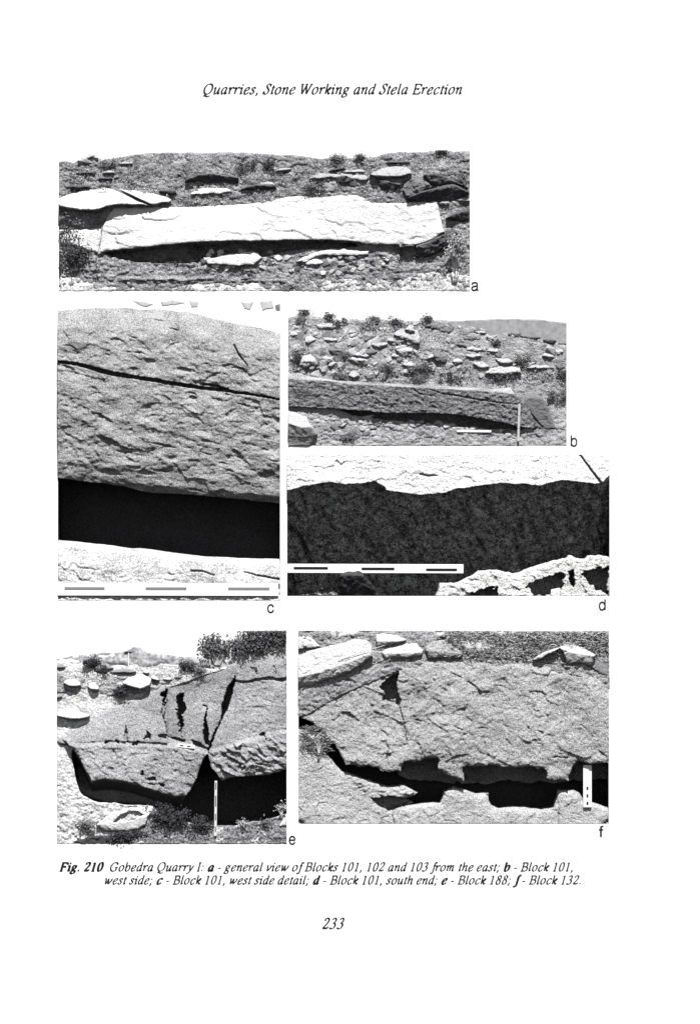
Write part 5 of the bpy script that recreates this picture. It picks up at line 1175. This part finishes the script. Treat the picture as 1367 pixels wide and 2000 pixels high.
# ================================================================== photograph f
def panel_f():
    R = RF
    # debris bank behind the block
    def bank(X, Y, e):
        D = 1 + 4 * fbm(X, Y, 40, 2, 3) + chips(X, Y, 16, 8, 3, 4) + 2.5 * fbm(X, Y, 7, 6, 3)
        return np.minimum(D, (Y - R[1]) * .5)
    tag(relief('ground', [(R[0], R[1]), (R[2], R[1])] + F0([(1345, 275), (1200, 215), (960, 185), (700, 172), (560, 175), (450, 195), (330, 245), (200, 300), (110, 350), (60, 382), (15, 395)]), bank, 2.0, -20, M['f_ground'], None, 0, R, 6), kind='structure')
    tag(relief('cavity_backing', [(R[0], 1340), (R[2], 1340), (R[2], R[3]), (R[0], R[3])], lambda X, Y, e: -128 + 6 * fbm(X, Y, 40, 3, 3), 6, -150, M['cavity_dark'], None, 0, R, 3), kind='structure')  # dark sheet set behind the gap, shade painted into its colour
    topl = F0([(20, 392), (60, 360), (100, 330), (160, 296), (240, 262), (330, 216), (390, 190), (450, 170), (560, 150), (700, 148), (850, 158), (960, 160), (1100, 175), (1200, 190), (1300, 216), (1345, 245)])
    topl[-1] = (R[2], topl[-1][1])
    lipl = F0([(1345, 590), (1270, 592), (1215, 580), (1172, 622), (1170, 668), (1110, 660), (1075, 656), (1082, 632), (1068, 612), (980, 605), (900, 610), (820, 600), (722, 606), (719, 668), (660, 648), (612, 622), (614, 574), (560, 576), (462, 590), (456, 628), (380, 622), (320, 602), (222, 602), (192, 542), (142, 492), (120, 462), (78, 422)])
    lipl[0] = (R[2], lipl[0][1])
    tt = lin(topl); tb = lin(F0([(20, 400), (140, 490), (220, 600), (460, 630), (720, 665), (1080, 655), (1345, 640)]))
    patch = F0([(362, 266), (398, 232), (425, 218), (446, 202), (436, 255), (452, 320), (447, 346), (415, 341), (376, 318), (385, 296)])
    def f(X, Y, e):
        T = tt(X); t = np.clip((Y - T) / np.maximum(tb(X) - T, 5), 0, 1)
        D = np.interp(t, [0, .06, .2, .6, .9, 1], [0, 4, 8, 14, 17, 17]) * np.interp(X, [583, 650, 720, 800], [.35, .5, .8, 1.0])
        # raised slab right of the dark patch, lower shelf left
        step = lin(F0([(205, 0), (446, 1)]))
        ridge = lin([(1220 + (y) / F0.k, 575 + x / F0.k) for y, x in ((160, 452), (205, 446), (255, 438), (340, 448), (420, 470), (520, 485), (600, 480))])
        D = D - 7 * (X < ridge(Y)) * np.clip((1 - t) * 2.2, 0, 1)
        D = D + chips(X, Y, 46, 34, 2.6, 4, .4, .3) + dents(X, Y, 110, (600, 1300, 1188, 1500), (3, 30), .5, .9, 6.5, 95, 1.2) + 7 * fbm(X, Y, 44, 99, 5, .6) + chips(X, Y, 16, 12, 1.0, 6, .8, .3) * (.2 + 1.6 * np.clip(fbm(X, Y, 80, 97, 2) + .3, 0, 1)) + chips(X, Y, 7, 6, 1.3, 8) + .9 * fbm(X, Y, 5, 10, 2) + 4 * fbm(X, Y, 60, 12, 3)
        for i, (x, y, w, a) in enumerate(((1000, 440, 34, 1.4), (1025, 375, 40, 1.1), (1075, 390, 40, 1.0), (915, 500, 50, .9), (1050, 460, 40, .5), (1225, 435, 40, .3), (1130, 568, 60, .2), (1160, 565, 30, .1), (700, 440, 40, .2), (800, 440, 50, .1), (380, 455, 60, .9), (470, 480, 70, 1.3), (1215, 485, 24, 1.4), (1310, 550, 50, .6), (590, 240, 30, 1.0), (880, 265, 50, .1), (540, 410, 60, .2), (290, 250, 60, -.4))):
            cx, cy = F0.p(x, y); dx, dy = math.cos(a) * w / 4.4, math.sin(a) * w / 4.4
            D = D + crack(X, Y, [(cx - dx, cy - dy), (cx, cy), (cx + dx, cy + dy)], [.3, 1.4, .3], 4, 6, 60 + i)
        D = D + crack(X, Y, F0([(400, 600), (395, 560), (405, 530), (385, 490)]), [1.2, .9, .7, .4], 8, 2)
        D = D + pit(X, Y, patch, 40, 3, 77, 9)
        D = D - 6 * np.exp(-e / 4.0)
        return D
    tag(relief('granite_block', topl + lipl, f, 1.6, -120, M['f_block'], None, 2.2, R, 8), 'big coarse grained granite block with notched lower edge in photograph f', 'block')
    rc = relief('recess_face', F0([(440, 560), (640, 555), (700, 590), (1060, 585), (1200, 570), (1345, 575)]) + [(R[2], F0.p(0, 668)[1])] + F0([(1090, 676), (900, 672), (760, 690), (640, 680), (450, 655)]), lambda X, Y, e: -66 - .5 * np.maximum(Y - 1485, 0) + chips(X, Y, 20, 14, 4, 141) + 3 * fbm(X, Y, 12, 143, 3), 2.0, -110, M['f_block'], None, 4, R, 145)
    tag(rc, 'dark recessed face inside the notches under the block in photograph f', 'rock')
    lt = F0([(15, 445), (50, 452), (85, 480), (112, 530), (160, 580), (200, 625), (290, 656), (350, 680), (400, 690), (470, 690), (525, 719), (500, 735), (470, 745), (505, 760), (400, 797), (470, 776), (560, 765), (622, 760), (640, 716), (680, 697), (740, 710), (772, 721), (830, 722), (828, 745), (842, 772), (870, 786), (940, 780), (1060, 790), (1108, 784), (1122, 740), (1126, 711), (1190, 708), (1215, 720), (1232, 745), (1300, 772), (1345, 783)])
    lt[0] = (R[0], lt[0][1]); lt[-1] = (R[2], lt[-1][1])
    sh = F0([(330, 742), (400, 735), (470, 742), (520, 748), (470, 776), (400, 797), (350, 765)])
    def g(X, Y, e):
        D = -2.5 + 3.0 * fbm(X, Y, 50, 3, 3) + chips(X, Y, 30, 22, 2.0, 14) + chips(X, Y, 10, 8, 1.2, 16) + .7 * fbm(X, Y, 5, 18, 2) - 9 * np.exp(-e / 5.0)
        D = D + pit(X, Y, sh, 40, 4, 22, 10) - 10 * np.exp(-np.maximum(seg_dist(X, Y, F0([(240, 665), (340, 720), (480, 720)]))[0] - 4, 0) / 5) * chips(X, Y, 14, 6, .6, 24)
        D = D + crack(X, Y, F0([(425, 850), (420, 820), (425, 795)]), [.8, .7, .5], 8, 1) + crack(X, Y, F0([(1125, 850), (1128, 790), (1122, 750)]), [.8, .7, .5], 8, 2)
        return np.minimum(D, 0.6 + .6 * np.maximum(R[3] - 8 - Y, 0))
    tag(relief('bedrock', lt + [(R[2], R[3]), (R[0], R[3])], g, 1.6, -126, M['f_low'], None, 1.0, R, 9), 'pale grained bedrock along the bottom of photograph f, below the black gap', 'rock')
    T = [
     ([(17, 132), (80, 106), (180, 80), (270, 58), (312, 64), (332, 92), (330, 130), (290, 170), (200, 216), (100, 252), (17, 277)], 'f_rock', (3, 26, 2), [(17, 225), (120, 200), (220, 165), (332, 120)], 'long rounded boulder at the upper left of photograph f'),
     ([(17, 50), (60, 48), (120, 96), (70, 104), (17, 104)], 'f_rock', (2, 12), None, 'white slab corner at the left edge above the long boulder in photograph f'),
     ([(345, 42), (380, 33), (430, 38), (478, 62), (440, 84), (400, 92), (352, 92)], 'f_rock', (3, 16, 10), [(345, 70), (478, 70)], 'pale angular rock in the middle of the top row in photograph f'),
     ([(372, 118), (420, 92), (480, 74), (520, 74), (552, 104), (545, 130), (480, 142), (385, 148)], 'f_rock', (3, 16, 10), [(372, 125), (552, 118)], 'pale lens shaped rock lying on the block edge in photograph f'),
     ([(556, 100), (570, 78), (600, 62), (645, 66), (690, 100), (718, 126), (700, 148), (570, 144)], 'f_block', (3, 14, 8), [(556, 110), (718, 125)], 'grey rounded rock right of the lens shaped rock in photograph f'),
     ([(715, 90), (740, 62), (800, 60), (835, 90), (830, 125), (770, 130), (725, 115)], 'f_rock', (3, 12, 3), [(715, 95), (835, 98)], 'pale blocky rock in the grass right of centre in photograph f'),
     ([(1015, 150), (1060, 120), (1130, 92), (1178, 72), (1230, 95), (1282, 130), (1262, 180), (1220, 165), (1140, 168), (1060, 162)], 'f_rock', (4, 24, 8), [(1015, 140), (1130, 100), (1180, 120), (1282, 135)], 'angular rock with a black front at the upper right of photograph f'),
     ([(1265, 180), (1290, 155), (1342, 150), (1342, 218), (1300, 212)], 'b_grey', (2, 7), None, 'smooth grey rock at the right edge of photograph f'),
     ([(100, 40), (150, 28), (290, 27), (250, 50), (180, 62)], 'f_rock', (1, 6), None, 'pale flat rock at the very top left of photograph f'),
     ([(590, 35), (640, 28), (645, 58), (610, 58)], 'f_rock', (2, 9), None, 'small pale stone at the top middle of photograph f'),
     ([(960, 55), (970, 27), (1010, 27), (1000, 60)], 'f_rock', (1, 7), None, 'white stone in the grass at the top right of photograph f'),
     ([(840, 30), (905, 28), (900, 50), (870, 56)], 'f_rock', (1, 6), None, 'small white stone in the grass at the top of photograph f'),
     ([(340, 95), (375, 98), (385, 125), (390, 148), (330, 148), (332, 110)], 'near_black', (-2, -8), None, 'near-black piece between the long boulder and the lens shaped rock'),  # near-black piece set back in the gap
    ]
    blk = F0([(1045, 150), (1130, 100), (1150, 130), (1160, 166), (1045, 160)])
    for i, (pts, m, d, rg, lab) in enumerate(T):
        pts = [(min(max(x, R[0]), R[2]), max(y, R[1])) for x, y in F0(pts)]
        ext = (lambda X, Y: pit(X, Y, blk, 30, 3)) if 'black front' in lab else None
        tag(rock(pts, M[m], d, F0(rg) if rg else None, 1.5, -10, 1.8, 16, 1.0, R, 180 + i, 3, extra=ext, k=.75), lab, 'rock')
    # stones along the bank left of the block
    for n in range(40):
        x = rng.uniform(30, 320); y = 290 - x * .42 + rng.uniform(-8, 22)
        px, py = F0.p(x, y); w = rng.uniform(4, 9)
        stone('bank_stone', px, py, w, w * .6, rng.choice(['f_rock', 'f_ground']), 'small stone in the strip between the long boulder and the block in photograph f', 'stone', 'stones along the strip in photograph f', d=rng.uniform(-2, 0), thick=w * .45, rot=rng.uniform(-.4, .4))
    # dry grass
    r = random.Random(5); v, f = [], []
    for n in range(1500):
        if n < 1300: x = r.uniform(640, 1340); y = r.uniform(32, 150) if x < 1000 else r.uniform(32, 130)
        else: x = r.uniform(20, 140); y = r.uniform(440, 550)
        px, py = F0.p(x, y)
        a = r.gauss(.5, .9) if n < 1300 else r.gauss(1.0, .3)
        L = r.uniform(8, 24); d = r.uniform(3, 12)
        qx = min(max(px + L * math.sin(a), R[0] + 1), R[2] - 1); qy = max(py - L * math.cos(a) * .6, R[1] + 1)
        tube(v, f, [(px, py, 1), ((px + qx) / 2, (py + qy) / 2 - 2, d), (qx, qy, d + r.uniform(-3, 3))], .8, .3, 3)
    me = bpy.data.meshes.new('dry_grass'); me.from_pydata(v, [], f); me.update()
    tag(put('dry_grass', me, M['straw']), 'pale dry grass growing behind the block in photograph f', 'grass', kind='stuff')
    shrub('plant', 'pale dry weed in the crack at the left tip of the block in photograph f', 'plant', F0.p(105, 0)[0], F0.p(0, 548)[1], 22, 40, d0=12, n_stem=5, n_leaf=24, sz=4, lm='leaf_pale', tm='pale_twig', seed=8, r0=.8, rect=R)
    mk = []
    for a, b in ((692, 706), (724, 738), (756, 770)):
        p = F0.p(1246, a); q = F0.p(1254, b); mk.append((p[0], p[1], q[0], q[1]))
    x0, y0 = F0.p(1232, 600); x1, y1 = F0.p(1268, 780)
    scale_bar('scale_bar', 'short upright white scale bar with three black ticks in photograph f', x0, y0, x1, y1, 1, 4, mk)
    for i, pts in enumerate(([(660, 1290), (700, 1275), (742, 1263), (752, 1260)],)):
        v, f = [], []; tube(v, f, [(x, y, 18 + 2 * k) for k, (x, y) in enumerate(pts)], .9, .6, 5)
        me = bpy.data.meshes.new('twig'); me.from_pydata(v, [], f); me.update()
        tag(put('twig', me, M['pale_twig']), 'thin pale twig bridging the long boulder and the lens shaped rock', 'twig')
panel_f()
